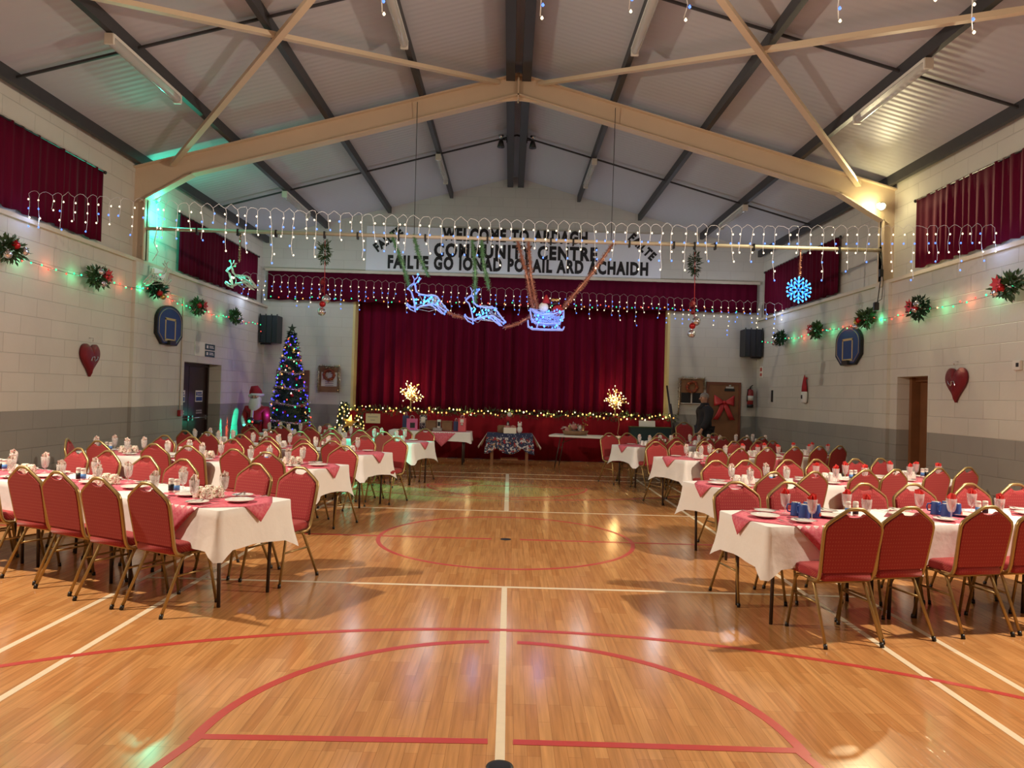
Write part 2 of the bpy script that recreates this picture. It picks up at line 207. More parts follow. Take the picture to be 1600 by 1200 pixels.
# ------------------------------------------------------------------ mesh helpers
class G:
    def __init__(s): s.v = []; s.f = []; s.m = []; s.smooth = []
    def add(s, vs, fs, mi=0, sm=False):
        o = len(s.v); s.v += [tuple(p) for p in vs]
        for f in fs: s.f.append(tuple(i + o for i in f)); s.m.append(mi); s.smooth.append(sm)
        return s
    def box(s, lo, hi, mi=0, mx=None):
        x0, y0, z0 = lo; x1, y1, z1 = hi
        vs = [(x0, y0, z0), (x1, y0, z0), (x1, y1, z0), (x0, y1, z0), (x0, y0, z1), (x1, y0, z1), (x1, y1, z1), (x0, y1, z1)]
        if mx is not None: vs = [mx @ Vector(p) for p in vs]
        return s.add(vs, [(0, 3, 2, 1), (4, 5, 6, 7), (0, 1, 5, 4), (1, 2, 6, 5), (2, 3, 7, 6), (3, 0, 4, 7)], mi)
    def beam(s, a, b, wd, ht, mi=0):
        a = Vector(a); b = Vector(b); d = (b - a).normalized(); u = d.cross(Vector((0, 0, 1)))
        u = Vector((1, 0, 0)) if u.length < 1e-4 else u.normalized()
        n = u.cross(d)
        q = [a + u * i * wd / 2 + n * j * ht / 2 for i, j in ((-1, -1), (1, -1), (1, 1), (-1, 1))]; q += [p + (b - a) for p in q]
        return s.add(q, [(3, 2, 1, 0), (4, 5, 6, 7), (0, 1, 5, 4), (1, 2, 6, 5), (2, 3, 7, 6), (3, 0, 4, 7)], mi)
    def tube(s, path, r, n=6, mi=0, closed=False, caps=True, sx=1.0):
        P = [Vector(p) for p in path]; k = len(P); rs = r if isinstance(r, (list, tuple)) else [r] * k
        vs = []; pu = None
        for i in range(k):
            if closed: d = P[(i + 1) % k] - P[i - 1]
            else: d = P[min(i + 1, k - 1)] - P[max(i - 1, 0)]
            d = d.normalized() if d.length > 1e-9 else Vector((0, 0, 1))
            if pu is None:
                u = d.cross(Vector((0, 0, 1)))
                u = d.cross(Vector((0, 1, 0))) if u.length < 0.05 else u
                u.normalize()
            else:
                u = pu - d * pu.dot(d); u = u.normalized() if u.length > 1e-6 else d.orthogonal().normalized()
            pu = u; t = d.cross(u)
            for j in range(n):
                a = 2 * PI * j / n; vs.append(P[i] + (u * math.cos(a) * sx + t * math.sin(a)) * rs[i])
        fs = []
        for i in range(k if closed else k - 1):
            for j in range(n):
                fs.append((i * n + j, i * n + (j + 1) % n, ((i + 1) % k) * n + (j + 1) % n, ((i + 1) % k) * n + j))
        if caps and not closed: fs += [tuple(range(n - 1, -1, -1)), tuple(range((k - 1) * n, k * n))]
        return s.add(vs, fs, mi, True)
    def lathe(s, prof, c=(0, 0, 0), n=16, mi=0, mx=None):
        vs = []; fs = []; k = len(prof)
        for r, z in prof:
            for j in range(n):
                a = 2 * PI * j / n; p = Vector((r * math.cos(a), r * math.sin(a), z))
                vs.append((mx @ p if mx is not None else p) + Vector(c))
        for i in range(k - 1):
            for j in range(n): fs.append((i * n + j, i * n + (j + 1) % n, (i + 1) * n + (j + 1) % n, (i + 1) * n + j))
        if prof[0][0] > 1e-5: fs.append(tuple(range(n - 1, -1, -1)))
        if prof[-1][0] > 1e-5: fs.append(tuple(range((k - 1) * n, k * n)))
        return s.add(vs, fs, mi, True)
    def ball(s, c, r, n=10, mi=0, sc=(1, 1, 1)):
        k = max(4, n // 2); prof = [(max(1e-6, math.sin(PI * i / k)) * r, -math.cos(PI * i / k) * r) for i in range(k + 1)]
        return s.lathe(prof, c, n, mi, Matrix.Diagonal((*sc, 1)).to_3x3())
    def prism(s, poly, t0, t1, fr, mi=0):
        k = len(poly); vs = [fr(x, y, t0) for x, y in poly] + [fr(x, y, t1) for x, y in poly]
        fs = [tuple(range(k - 1, -1, -1)), tuple(range(k, 2 * k))] + [(i, (i + 1) % k, k + (i + 1) % k, k + i) for i in range(k)]
        return s.add(vs, fs, mi)
    def grid(s, nu, nv, fn, mi=0, thick=0.0):
        vs = [fn(i / nu, j / nv) for j in range(nv + 1) for i in range(nu + 1)]
        fs = [(j * (nu + 1) + i, j * (nu + 1) + i + 1, (j + 1) * (nu + 1) + i + 1, (j + 1) * (nu + 1) + i) for j in range(nv) for i in range(nu)]
        return s.add(vs, fs, mi, True)
def mesh(name, g, mats, bevel=0.0, solid=0.0, fix=True):
    me = bpy.data.meshes.new(name); me.from_pydata(g.v, [], g.f)
    for m in (mats if isinstance(mats, (list, tuple)) else [mats]): me.materials.append(MT[m] if isinstance(m, str) else m)
    me.polygons.foreach_set('material_index', g.m); me.polygons.foreach_set('use_smooth', g.smooth)
    if bevel or solid or fix:
        bm = bmesh.new(); bm.from_mesh(me)
        if fix and not solid: bmesh.ops.recalc_face_normals(bm, faces=bm.faces)
        if solid: bmesh.ops.solidify(bm, geom=bm.faces[:], thickness=solid)
        if bevel: bmesh.ops.bevel(bm, geom=[e for e in bm.edges if e.calc_face_angle(0) > 0.6], offset=bevel, segments=2, affect='EDGES', clamp_overlap=True)
        bm.to_mesh(me); bm.free()
    me.update(); return me
def place(name, me, parent=None, loc=(0, 0, 0), rot=(0, 0, 0), sc=1.0, stuff=False):
    o = bpy.data.objects.new(name, me); COL.objects.link(o); o.location = loc; o.rotation_euler = rot
    if sc != 1.0: o.scale = (sc, sc, sc)
    if parent is not None: o.parent = parent
    if stuff: o['kind'] = 'stuff'
    return o
def obj(name, g, mats, parent=None, bevel=0.0, solid=0.0, loc=(0, 0, 0), rot=(0, 0, 0), stuff=False, fix=True):
    return place(name, mesh(name, g, mats, bevel, solid, fix), parent, loc, rot, 1.0, stuff)
def tag(o, label, cat, group=None):
    o['label'] = label; o['category'] = cat
    if group: o['group'] = group
    return o
def thing(name, label, cat, loc=(0, 0, 0), rz=0.0, group=None):
    o = bpy.data.objects.new(name, None); COL.objects.link(o); o.location = loc; o.rotation_euler = (0, 0, rz); o.empty_display_size = 0.1
    return tag(o, label, cat, group)
def struct(name, g, mats, label=None, parent=None, bevel=0.0):
    o = obj(name, g, mats, parent, bevel)
    if parent is None: o['kind'] = 'structure'
    if label: o['label'] = label
    return o
def dup(root, loc, rz, label, group=None, sc=None):
    r = root.copy(); COL.objects.link(r); r.location = loc; r.rotation_euler = (0, 0, rz); r['label'] = label
    if group: r['group'] = group
    if sc: r.scale = (sc, sc, sc)
    for ch in list(root.children):
        c = ch.copy(); COL.objects.link(c); c.parent = r
        for gch in list(ch.children):
            d = gch.copy(); COL.objects.link(d); d.parent = c
    return r
ORD = ['nearest', 'second', 'third', 'fourth', 'fifth', 'sixth', 'seventh', 'eighth']
XZ = lambda y: (lambda a, b, t: (a, y + t, b))
# ------------------------------------------------------------------ the hall
HW, YB, YF = 6.3, 18.5, -6.5
ceil_z = lambda x: 7.2 - 0.275 * abs(x)
g = G().box((-6.7, YF - 0.3, -0.12), (6.7, 21.2, 0.0)); floor = struct('floor', g, 'floor', 'polished strip wood sports floor with painted court lines')
LZ0, LZ1 = 0.0, 0.0012
def line_box(a, b, wd=0.045):
    global LZ1; LZ1 += 0.00003
    return G().beam((*a, (LZ0 + LZ1) / 2), (*b, (LZ0 + LZ1) / 2), wd, LZ1 - LZ0)
NY = 8.134
for a, b, wd in (((-2.57, 0.3), (-2.57, 14.83), .045), ((2.57, 0.3), (2.57, 14.83), .045), ((-3.03, 0.3), (-3.03, 14.83), .045), ((3.03, 0.3), (3.03, 14.83), .045),
              ((-3.03, NY - 1.98), (3.03, NY - 1.98), .045), ((-3.03, NY + 1.98), (3.03, NY + 1.98), .045), ((-3.03, NY + 6.7), (3.03, NY + 6.7), .045), ((-3.03, NY + 5.94), (3.03, NY + 5.94), .045),
              ((0, 3.25), (0, NY - 1.98), .045), ((0, NY + 1.98), (0, NY + 6.7), .065)):
    obj('white_court_line', line_box(a, b, wd), 'wline', floor)
def arc_line(c, r, a0, a1, wd=0.045, n=64, gap=None):
    global LZ1; LZ1 += 0.00003
    g = G(); pts = [(a0 + (a1 - a0) * i / n) for i in range(n + 1)]
    for i in range(n):
        am = (pts[i] + pts[i + 1]) / 2
        if gap and abs(c[0] + r * math.cos(am)) < gap: continue
        q = [(c[0] + (r + s) * math.cos(a), c[1] + (r + s) * math.sin(a), z) for z in (LZ0, LZ1) for a in (pts[i], pts[i + 1]) for s in (-wd / 2, wd / 2)]
        g.add(q, [(4, 5, 7, 6), (0, 2, 3, 1), (1, 3, 7, 5), (0, 4, 6, 2)])
    return g
for g in (arc_line((0, 8.2), 1.42, 0, 2 * PI), arc_line((0, 3.38), 1.42, 0, PI, 0.055, 48, 0.06), arc_line((0, -0.1), 5.14, 0.15, PI - 0.15, 0.05, 90, 0.06), arc_line((0, 12.86), 1.4, PI, 2 * PI), arc_line((0, 16.4), 5.14, PI + 0.15, 2 * PI - 0.15, 0.05, 90)):
    obj('red_court_line', g, 'rline', floor)
for a, b in (((-6.2, 8.17), (-0.16, 8.17)), ((0.16, 8.17), (6.2, 8.17)), ((-1.42, 3.40), (-0.06, 3.43)), ((0.06, 3.43), (1.42, 3.42)), ((-1.4, 3.42), (-2.3, -0.6)), ((1.4, 3.42), (2.3, -0.6)), ((-1.4, 12.86), (1.4, 12.86))):
    obj('red_court_line', line_box(a, b, 0.05), 'rline', floor)
for x, y in ((0, 8.17), (0.0, 3.2)):
    g = G().lathe([(0.0, 0.0), (0.06, 0.0), (0.06, 0.002), (0.045, 0.0035), (0, 0.0035)], (x, y, 0.0), 24); obj('floor_socket_cap', g, 'black', floor)
def side_wall(s, name, y0, y1, zt, label):
    g = G(); X0, X1 = sorted((s * HW, s * (HW + 0.38)))
    g.box((X0, YF, 0), (X1, y0, 3.68)).box((X0, y1, 0), (X1, YB + 0.4, 3.68)).box((X0, y0, zt), (X1, y1, 3.68))
    U0, U1 = sorted((s * (HW + 0.12), s * (HW + 0.38)))
    g.box((U0, YF, 3.68), (U1, YB + 0.4, 5.45))
    o = struct(name, g, 'side', label)
    return o
side_wall(-1, 'wall_left', 14.0, 15.8, 2.08, 'cream over grey painted block wall')
side_wall(1, 'wall_right', 10.9, 11.76, 2.09, 'cream over grey painted block wall')
g = G(); g.box((-HW - .1, YB, 0), (-4.06, YB + 0.42, 4.1)).box((4.06, YB, 0), (HW + .1, YB + 0.42, 4.1))
g.prism([(-6.42, 4.1), (6.42, 4.1), (6.42, ceil_z(6.42)), (0, ceil_z(0)), (-6.42, ceil_z(6.42))], 0, 0.42, lambda a, b, t: (a, YB + t, b)); struct('wall_back', g, 'back', 'cream over grey painted block stage wall')
g = G(); g.prism([(-6.5, 0), (6.5, 0), (6.5, ceil_z(6.5)), (0, ceil_z(0)), (-6.5, ceil_z(6.5))], 0, 0.3, lambda a, b, t: (a, YF - t, b)); struct('wall_front', g, 'back', 'painted block wall behind the tables')
g = G()
for s in (-1, 1):
    g.prism([(0, ceil_z(0)), (s * 6.75, ceil_z(6.75)), (s * 6.75, ceil_z(6.75) + 0.1), (0, ceil_z(0) + 0.1)], YF - 0.3, 21.2, lambda a, b, t: (a, t, b))
struct('ceiling', g, 'ceil', 'ribbed pale grey roof sheeting')
n_trim = 0
def trim(g, m, label=None, bevel=0.0):
    global n_trim; n_trim += 1
    return struct('trim_%d' % n_trim, g, m, label, bevel=bevel)
for s in (-1, 1):
    a, b = sorted((s * 6.24, s * 6.42)); trim(G().box((a, YF, 3.66), (b, YB, 3.715)), 'cream', 'cream painted wall ledge')
    a, b = sorted((s * 6.24, s * 6.31)); trim(G().box((a, 11.98, 0), (b, 12.42, 3.66)), 'side', 'painted block pier under the roof frame')
trim(G().box((-6.3, YB - 0.12, 4.59), (6.3, YB, 4.66)), 'cream', 'cream ledge above the pelmet')
for s in (-1, 1): trim(G().box(*[tuple(q) for q in zip(*[sorted(p) for p in ((s * 4.06, s * 4.0), (YB + 0.0, YB + 0.40), (1.12, 3.9))])]), 'ycream', 'cream edge of the stage opening')
# purlins, ridge beams and thin tie rods
pz = lambda x: 7.05 - 0.275 * abs(x)
for x in (1.63, 3.2, 4.8, 6.3):
    for s in (-1, 1):
        trim(G().box((s * x - .04, YF, pz(x)), (s * x + .04, YB, pz(x) + 0.17)), 'purlin', 'dark steel purlin')
for s in (-1, 1): trim(G().box((s * .135 - .075, YF, 6.93), (s * .135 + .075, YB, 7.18)), 'purlin', 'dark steel ridge beam')
for y in (9.0, 15.3):
    for s in (-1, 1): trim(G().beam((0, y, pz(0) + .08), (s * 6.3, y, pz(6.3) + .08), 0.03, 0.03), 'purlin', 'thin dark tie rod')
# cream portal frames
def portal(y):
    g = G()
    for s in (-1, 1):
        e = lambda x, dz: (s * x, pz(x) - 0.005 + dz)
        fr = lambda a, b, t: (a, y + t, b)
        g.prism([e(0, 0), e(6.42, 0), e(6.42, -0.37), e(0, -0.37)], -0.012, 0.012, fr)
        g.prism([e(0, 0), e(6.42, 0), e(6.42, -0.022), e(0, -0.022)], -0.09, 0.09, fr)
        g.prism([e(0, -0.35), e(5.5, -0.35), e(5.5, -0.372), e(0, -0.372)], -0.09, 0.09, fr)
        g.prism([e(5.5, -0.36), e(6.42, -0.36), (s * 6.42, 4.66)], -0.015, 0.015, fr)
        g.prism([e(5.45, -0.35), (s * 6.3, 4.70), (s * 6.3, 4.675), e(5.45, -0.375)], -0.09, 0.09, fr)
        g.prism([(s * 6.2, 3.71), (s * 6.42, 3.71), (s * 6.42, 5.2), (s * 6.2, 4.75)], -0.019, 0.019, fr)
        g.prism([(s * 6.2, 3.71), (s * 6.22, 3.71), (s * 6.22, 4.76), (s * 6.2, 4.75)], -0.09, 0.09, fr)
        g.prism([e(0, -0.37), e(0.4, -0.37), (s * 0.06, 6.60), (0, 6.60)], -0.014, 0.014, fr)
    g.box((-0.012, y - 0.09, 6.6), (0.012, y + 0.09, 7.04))
    return g
trim(portal(12.2), 'frame', 'cream steel portal frame over the hall'); trim(portal(6.0), 'frame', 'cream steel portal frame over the hall'); trim(portal(-0.4), 'frame', 'cream steel portal frame over the hall')
for s in (-1, 1):
    for a, b in (((s * .35, 12.18, pz(.35) - .06), (s * 6.0, 6.1, pz(6.0) - .06)), ((s * 5.8, 12.18, pz(5.8) - .12), (s * .3, 6.1, pz(.3) - .12))):
        trim(G().beam(a, b, 0.085, 0.06), 'frame', 'cream diagonal roof brace')
# doors
def empty_struct(name, label):
    o = bpy.data.objects.new(name, None); COL.objects.link(o); o['kind'] = 'structure'; o['label'] = label; return o
d1 = empty_struct('door_1', 'dark double doors with push bars')
obj('door_frame', G().box((-6.68, 14.0, 0), (-6.56, 14.06, 2.08)).box((-6.68, 15.74, 0), (-6.56, 15.8, 2.08)).box((-6.68, 14.06, 2.02), (-6.56, 15.74, 2.08)), 'dwood', d1)
for y0, y1 in ((14.06, 14.9), (14.9, 15.74)):
    lf = obj('door_leaf', G().box((-6.66, y0 + .004, 0.01), (-6.6, y1 - .004, 2.02)), 'dwood', d1, 0.004)
    obj('push_bar', G().box((-6.6, y0 + .06, 0.9), (-6.54, y0 + .12, 1.0)).box((-6.6, y1 - .12, 0.9), (-6.54, y1 - .06, 1.0)).tube([(-6.53, y0 + .05, .95), (-6.53, y1 - .05, .95)], .015, 8), 'steel', lf)
    ym = y0 + 0.5
    obj('door_notice', G().box((-6.6, ym - .17, 1.28), (-6.592, ym + .17, 1.52)), 'whitepl', lf)
    obj('notice_print', G().box((-6.592, ym - .15, 1.30), (-6.589, ym + .15, 1.385)).box((-6.592, ym - .08, 1.41), (-6.589, ym + .15, 1.435)).box((-6.592, ym - .08, 1.455), (-6.589, ym + .12, 1.485)).box((-6.592, ym - .15, 1.41), (-6.589, ym - .1, 1.49)), 'bluepaint', lf)
    obj('kick_notice', G().box((-6.6, ym - .12, 1.03), (-6.593, ym + .16, 1.06)).box((-6.6, ym - .12, 1.08), (-6.593, ym + .16, 1.11)), 'grey', lf)
d2 = empty_struct('door_2', 'brown wooden side door set deep in its opening')
obj('door_frame', G().box((6.62, 10.9, 0), (6.72, 10.96, 2.09)).box((6.5, 11.69, 0), (6.72, 11.76, 2.09)).box((6.56, 10.96, 2.02), (6.72, 11.7, 2.09)), 'wood', d2)
obj('door_leaf', G().box((6.64, 10.96, 0.01), (6.68, 11.69, 2.02)), 'wood', d2, .003)
obj('door_handle', G().tube([(6.64, 11.03, 1.02), (6.6, 11.03, 1.02), (6.59, 11.13, 1.02)], .011, 8), 'steel', d2)
def back_door(name, x0, x1, label, m):
    d = empty_struct(name, label)
    obj('door_frame', G().box((x0, YB - .05, 0), (x0 + .06, YB, 2.09)).box((x1 - .06, YB - .05, 0), (x1, YB, 2.09)).box((x0 + .06, YB - .05, 2.02), (x1 - .06, YB, 2.09)), 'frameW', d, .004)
    obj('door_leaf', G().box((x0 + .06, YB - .03, 0.01), (x1 - .06, YB, 2.02)), m, d)
    return d
back_door('door_3', -5.95, -5.12, 'reddish door beside the tall Christmas tree', 'frameW')
d4 = back_door('door_4', 5.02, 5.9, 'brown door hung with a red ribbon bow', 'wood')
obj('door_closer', G().box((5.5, YB - .075, 1.93), (5.7, YB - .03, 1.98)).box((5.58, YB - .08, 1.99), (5.63, YB - .05, 2.02)), 'steel', d4)
obj('door_plate', G().box((5.48, YB - .04, 1.86), (5.74, YB - .031, 1.925)), 'black', d4)
# stage
stage = struct('stage_platform_floor', G().box((-4.04, 18.12, 1.04), (4.04, 21.0, 1.11)), 'dwood', 'dark timber stage floor')
def pleats(x0, x1, y, z0, z1, amp, wl, seed, nz=8, axis=0, gather=1.0):
    rn = random.Random(seed); L = abs(x1 - x0); n = int(L / wl * 8); ph = [rn.uniform(-.8, .8) for _ in range(40)]; am = [rn.uniform(.55, 1.3) for _ in range(200)]
    def fn(u, v):
        s = u * L; k = s / wl
        a = am[int(k) % 200] * amp * (0.45 + 0.55 * (1 - v) * gather + 0.2)
        off = a * math.sin(2 * PI * k + 0.7 * math.sin(1.7 * k + ph[0])) + amp * 0.35 * math.sin(4.1 * k + ph[1] + v * 1.5)
        p = x0 + (x1 - x0) * u + 0.25 * amp * math.sin(2 * PI * k * 2)
        z = z0 + (z1 - z0) * v + (0.012 * math.sin(3 * k) if v == 0 else 0)
        return (p, y + off, z) if axis == 0 else (y + off, p, z)
    return G().grid(max(8, n), nz, fn)
for x0, x1, lb in ((-4.02, 0.02, 'left half of the tall red velvet stage curtain'), (-0.02, 4.02, 'right half of the tall red velvet stage curtain')):
    tag(obj('stage_curtain', pleats(x0, x1, 18.86, 1.11, 4.0, 0.072, 0.27, int(x0 * 7) + 31), 'velvet', solid=0.008), lb, 'curtain', 'stage curtains')
tag(obj('stage_pelmet', pleats(-6.22, 6.22, 18.36, 3.86, 4.585, 0.012, 0.21, 5, 3), 'velvet2', solid=0.008), 'wide dark red velvet pelmet running above the stage opening', 'pelmet')
def apron_fn():
    g = pleats(-4.05, 4.05, 18.06, 0.0, 1.13, 0.010, 0.3, 9, 3)
    for s in (-1, 1): g.grid(3, 3, lambda u, v: (s * 4.05, 18.06 + u * 0.42, 1.13 * v))
    return g
tag(obj('stage_apron', apron_fn(), 'apron', solid=0.006), 'plain red cloth apron covering the front of the stage', 'cloth')
# window curtains
for s, y0, y1, lb in ((-1, 7.0, 11.1, 'dark red window curtain on the left wall nearer the camera'), (-1, 13.72, 17.97, 'dark red window curtain on the left wall nearest the stage'), (1, 7.0, 11.36, 'dark red window curtain on the right wall nearer the camera'), (1, 14.08, 18.14, 'dark red window curtain on the right wall nearest the stage')):
    t = thing('window_curtain', lb, 'curtain', (s * 6.345, (y0 + y1) / 2, 0), 0, 'high window curtains')
    h = (y1 - y0) / 2
    obj('curtain_cloth', pleats(-h, h, 0, 3.79, 4.89, 0.015, 0.17, int(y0 * 3) + (5 if s > 0 else 0), 4, 1), 'velvet2', t, solid=0.006)
    r = obj('curtain_rod', G().tube([(0, -h - .05, 4.875), (0, h + .05, 4.875)], 0.012, 8), 'black', t)
    for e in (-1, 1): obj('finial', G().ball((0, e * (h + .06), 4.875), 0.028, 8), 'black', r)
# sign above the stage
def text_mesh(s, size, ext=0.006, off=0.0, width=None):
    c = bpy.data.curves.new('lettering', 'FONT'); c.body = s; c.size = size; c.extrude = ext; c.offset = off; c.align_x = 'CENTER'; c.align_y = 'CENTER'; c.space_character = 1.2; c.resolution_u = 3
    o = bpy.data.objects.new('lettering', c); COL.objects.link(o); bpy.context.view_layer.update()
    me = bpy.data.meshes.new_from_object(o.evaluated_get(bpy.context.evaluated_depsgraph_get())); bpy.data.objects.remove(o); bpy.data.curves.remove(c)
    if width:
        xs = [v.co.x for v in me.vertices]; k = width / (max(xs) - min(xs)); mid = (max(xs) + min(xs)) / 2
        for v in me.vertices: v.co.x = (v.co.x - mid) * k
    return me
def lettering(s, size, off, loc, parent, m='letter', rot=(PI / 2, 0, 0), name='lettering', width=None, ext=0.006):
    me = text_mesh(s, size, ext, off, width); me.materials.clear(); me.materials.append(MT[m]); o = place(name, me, parent, loc, rot); return o
t = thing('welcome_sign', 'white welcome sign with black lettering above the stage', 'sign', (0, YB - 0.03, 0))
for x0, x1 in ((-3.77, -1.29), (-1.285, 1.285), (1.29, 3.77)): obj('sign_panel', G().box((x0, -0.0, 4.66), (x1, 0.025, 5.83)), 'signw', t, 0.003)
lettering('WELCOME TO ARDAGH', 0.42, 0.023, (0.02, -0.004, 5.655), t, width=3.72)
lettering('COMMUNITY CENTRE', 0.46, 0.023, (0.05, -0.004, 5.24), t, width=4.18)
lettering('FAILTE GO IONAD POBAIL ARD ACHAIDH', 0.44, 0.023, (0.12, -0.004, 4.905), t, width=6.66)
lettering('FAILTE', 0.30, 0.017, (-3.21, -0.004, 5.49), t, rot=(PI / 2, math.radians(-38), 0), width=0.82)
lettering('FAILTE', 0.30, 0.017, (3.28, -0.004, 5.48), t, rot=(PI / 2, math.radians(42), 0), width=0.82)
# fluorescent fittings under the purlins
k = 0
for x in (-4.8, -1.63, 1.63, 4.8):
    for y, w_ in ((9.3, 'near the cross braces'), (15.9, 'beyond the cream frame')):
        sl = {-4.8: 'outer left', -1.63: 'inner left', 1.63: 'inner right', 4.8: 'outer right'}[x]
        t = thing('fluorescent_light', 'unlit fluorescent fitting with clear cover on the %s purlin %s' % (sl, w_), 'ceiling light', (x, y, pz(x)), 0, 'unlit roof fittings')
        obj('fitting_body', G().box((-.05, -.85, -.05), (.05, .85, 0.0)), 'whitepl', t, 0.006)
        obj('diffuser', G().tube([(0, -.87, -.075), (0, -.8, -.08), (0, .8, -.08), (0, .87, -.075)], [.05, .062, .062, .05], 12), 'diffuser', t)
        for e in (-1, 1): obj('end_cap', G().box((-.055, e * .87 - .02, -.14), (.055, e * .87 + .02, -.01)), 'whitepl', t, 0.006)
for s, lb in ((-1, 'left of the two small spotlights on the ridge beam'), (1, 'right of the two small spotlights on the ridge beam')):
    t = thing('ridge_spotlight', lb, 'spotlight', (s * .33, 15.0, 6.86), 0, 'ridge spotlights')
    obj('bracket', G().box((-.12 * s - .01, -.01, .0), (-.12 * s + .01, .01, .16)).beam((-.12 * s, 0, .06), (0, 0, .06), .02, .02), 'black', t)
    obj('lamp_head', G().lathe([(.03, .06), (.05, .02), (.08, -.1), (.075, -.1), (.0, -.06)], (0, 0, 0), 12), 'black', t)
    obj('upper_lamp_head', G().lathe([(.03, .06), (.06, .12), (.055, .12), (.0, .08)], (0, 0, .03), 12), 'steel', t)
# flood lamps seen on the frame
t = thing('flood_light', 'glowing yellow white flood light on the cream frame by the right wall', 'flood light', (6.1, 12.06, 4.97))
obj('lamp_housing', G().lathe([(.0, -.02), (.05, -.02), (.075, .09), (.06, .09)], (0, 0, 0), 12, mx=Matrix.Rotation(PI / 2 + .5, 3, 'X')), 'whitepl', t)
obj('lamp_glass', G().ball((0, -.07, -.035), .055, 12), 'e_lamp', t)
t = thing('flood_light', 'flood light with green glow beside the cream frame by the left wall', 'flood light', (-6.2, 12.5, 4.82))
obj('lamp_housing', G().lathe([(.0, -.02), (.05, -.02), (.07, .09), (.06, .09)], (0, 0, 0), 12), 'whitepl', t)
obj('lamp_glass', G().ball((0.0, 0, -.05), .03, 8), 'e_green', t); obj('mount', G().box((-.22, -.02, .02), (-.03, .02, .06)), 'black', t)
# ------------------------------------------------------------------ chairs
YBK = lambda z: (0.93 - z) * 0.2          # lean of the back: y of its plane at height z
def make_chair(loc, rz, label, group):
    t = thing('banquet_chair', label, 'chair', loc, rz, group)
    # seat cushion
    ol = [(-.172, .075), (-.184, .14), (-.215, .40), (-.20, .45), (-.15, .475), (0, .485), (.15, .475), (.20, .45), (.215, .40), (.184, .14), (.172, .075)]
    g = G(); k = len(ol); rings = []
    for z, s in ((.425, .95), (.435, 1), (.465, 1), (.485, .95), (.493, .80)):
        rings += [(x * s, .275 + (y - .275) * s, z) for x, y in ol]
    fs = [(i * k + j, i * k + (j + 1) % k, (i + 1) * k + (j + 1) % k, (i + 1) * k + j) for i in range(4) for j in range(k)]
    fs += [tuple(range(k - 1, -1, -1)), tuple(range(4 * k, 5 * k))]
    g.add(rings, fs, 0, True); obj('seat', g, 'fabric', t)
    half = [(0, .868), (.03, .870), (.055, .878), (.068, .893), (.155, .838), (.196, .800), (.203, .765), (.201, .70), (.195, .58), (.190, .50), (.182, .482)]
    out = half + [(-x, z) for x, z in reversed(half[1:])]
    g = G(); k = len(out); cz = .66
    vs = []
    for dy, s in ((-.016, .985), (-.012, 1), (.012, 1), (.024, .96), (.03, .85)):
        vs += [(x * s, YBK(cz + (z - cz) * s) + dy, cz + (z - cz) * s) for x, z in out]
    fs = [(i * k + j, i * k + (j + 1) % k, (i + 1) * k + (j + 1) % k, (i + 1) * k + j) for i in range(4) for j in range(k)]
    fs += [tuple(range(k - 1, -1, -1)), tuple(range(4 * k, 5 * k))]
    g.add(vs, fs, 0, False); obj('backrest', g, 'fabric', t)
    hp = [(.0, .928), (.04, .926), (.062, .918), (.08, .905), (.165, .848), (.202, .818), (.213, .785), (.211, .70), (.204, .58), (.20, .50)]
    R_ = [(x, YBK(z), z) for x, z in hp] + [(.199, .098, .455), (.198, .115, .43), (.197, .15, .413), (.192, .23, .410)]
    path = [(-x, y, z) for x, y, z in reversed(R_[1:])] + R_
    obj('back_frame', G().tube(path, .0135, 6, sx=1.0), 'gold', t)
    for s in (-1, 1):
        obj('leg', G().tube([(s * .186, .33, .412), (s * .188, .375, .405), (s * .192, .40, .375), (s * .205, .475, 0.012)], .0115, 6).tube([(s * .205, .475, 0.03), (s * .2055, .478, 0.0)], .0145, 6, 1), ['gold', 'black'], t)
        obj('leg', G().tube([(s * .186, .25, .412), (s * .188, .19, .405), (s * .19, .165, .375), (s * .208, -.008, 0.012)], .0115, 6).tube([(s * .207, -.0, 0.03), (s * .208, -.009, 0.0)], .0145, 6, 1), ['gold', 'black'], t)
        obj('side_stretcher', G().tube([(s * .196, .115, .27), (s * .196, .42, .27)], .008, 6), 'gold', t)
    obj('seat_rail', G().tube([(-.186, .24, .414), (-.186, .34, .414)], .012, 6).tube([(.186, .24, .414), (.186, .34, .414)], .012, 6).tube([(-.19, .17, .40), (.19, .17, .40)], .009, 6).tube([(-.19, .39, .40), (.19, .39, .40)], .009, 6), 'gold', t)
    return t
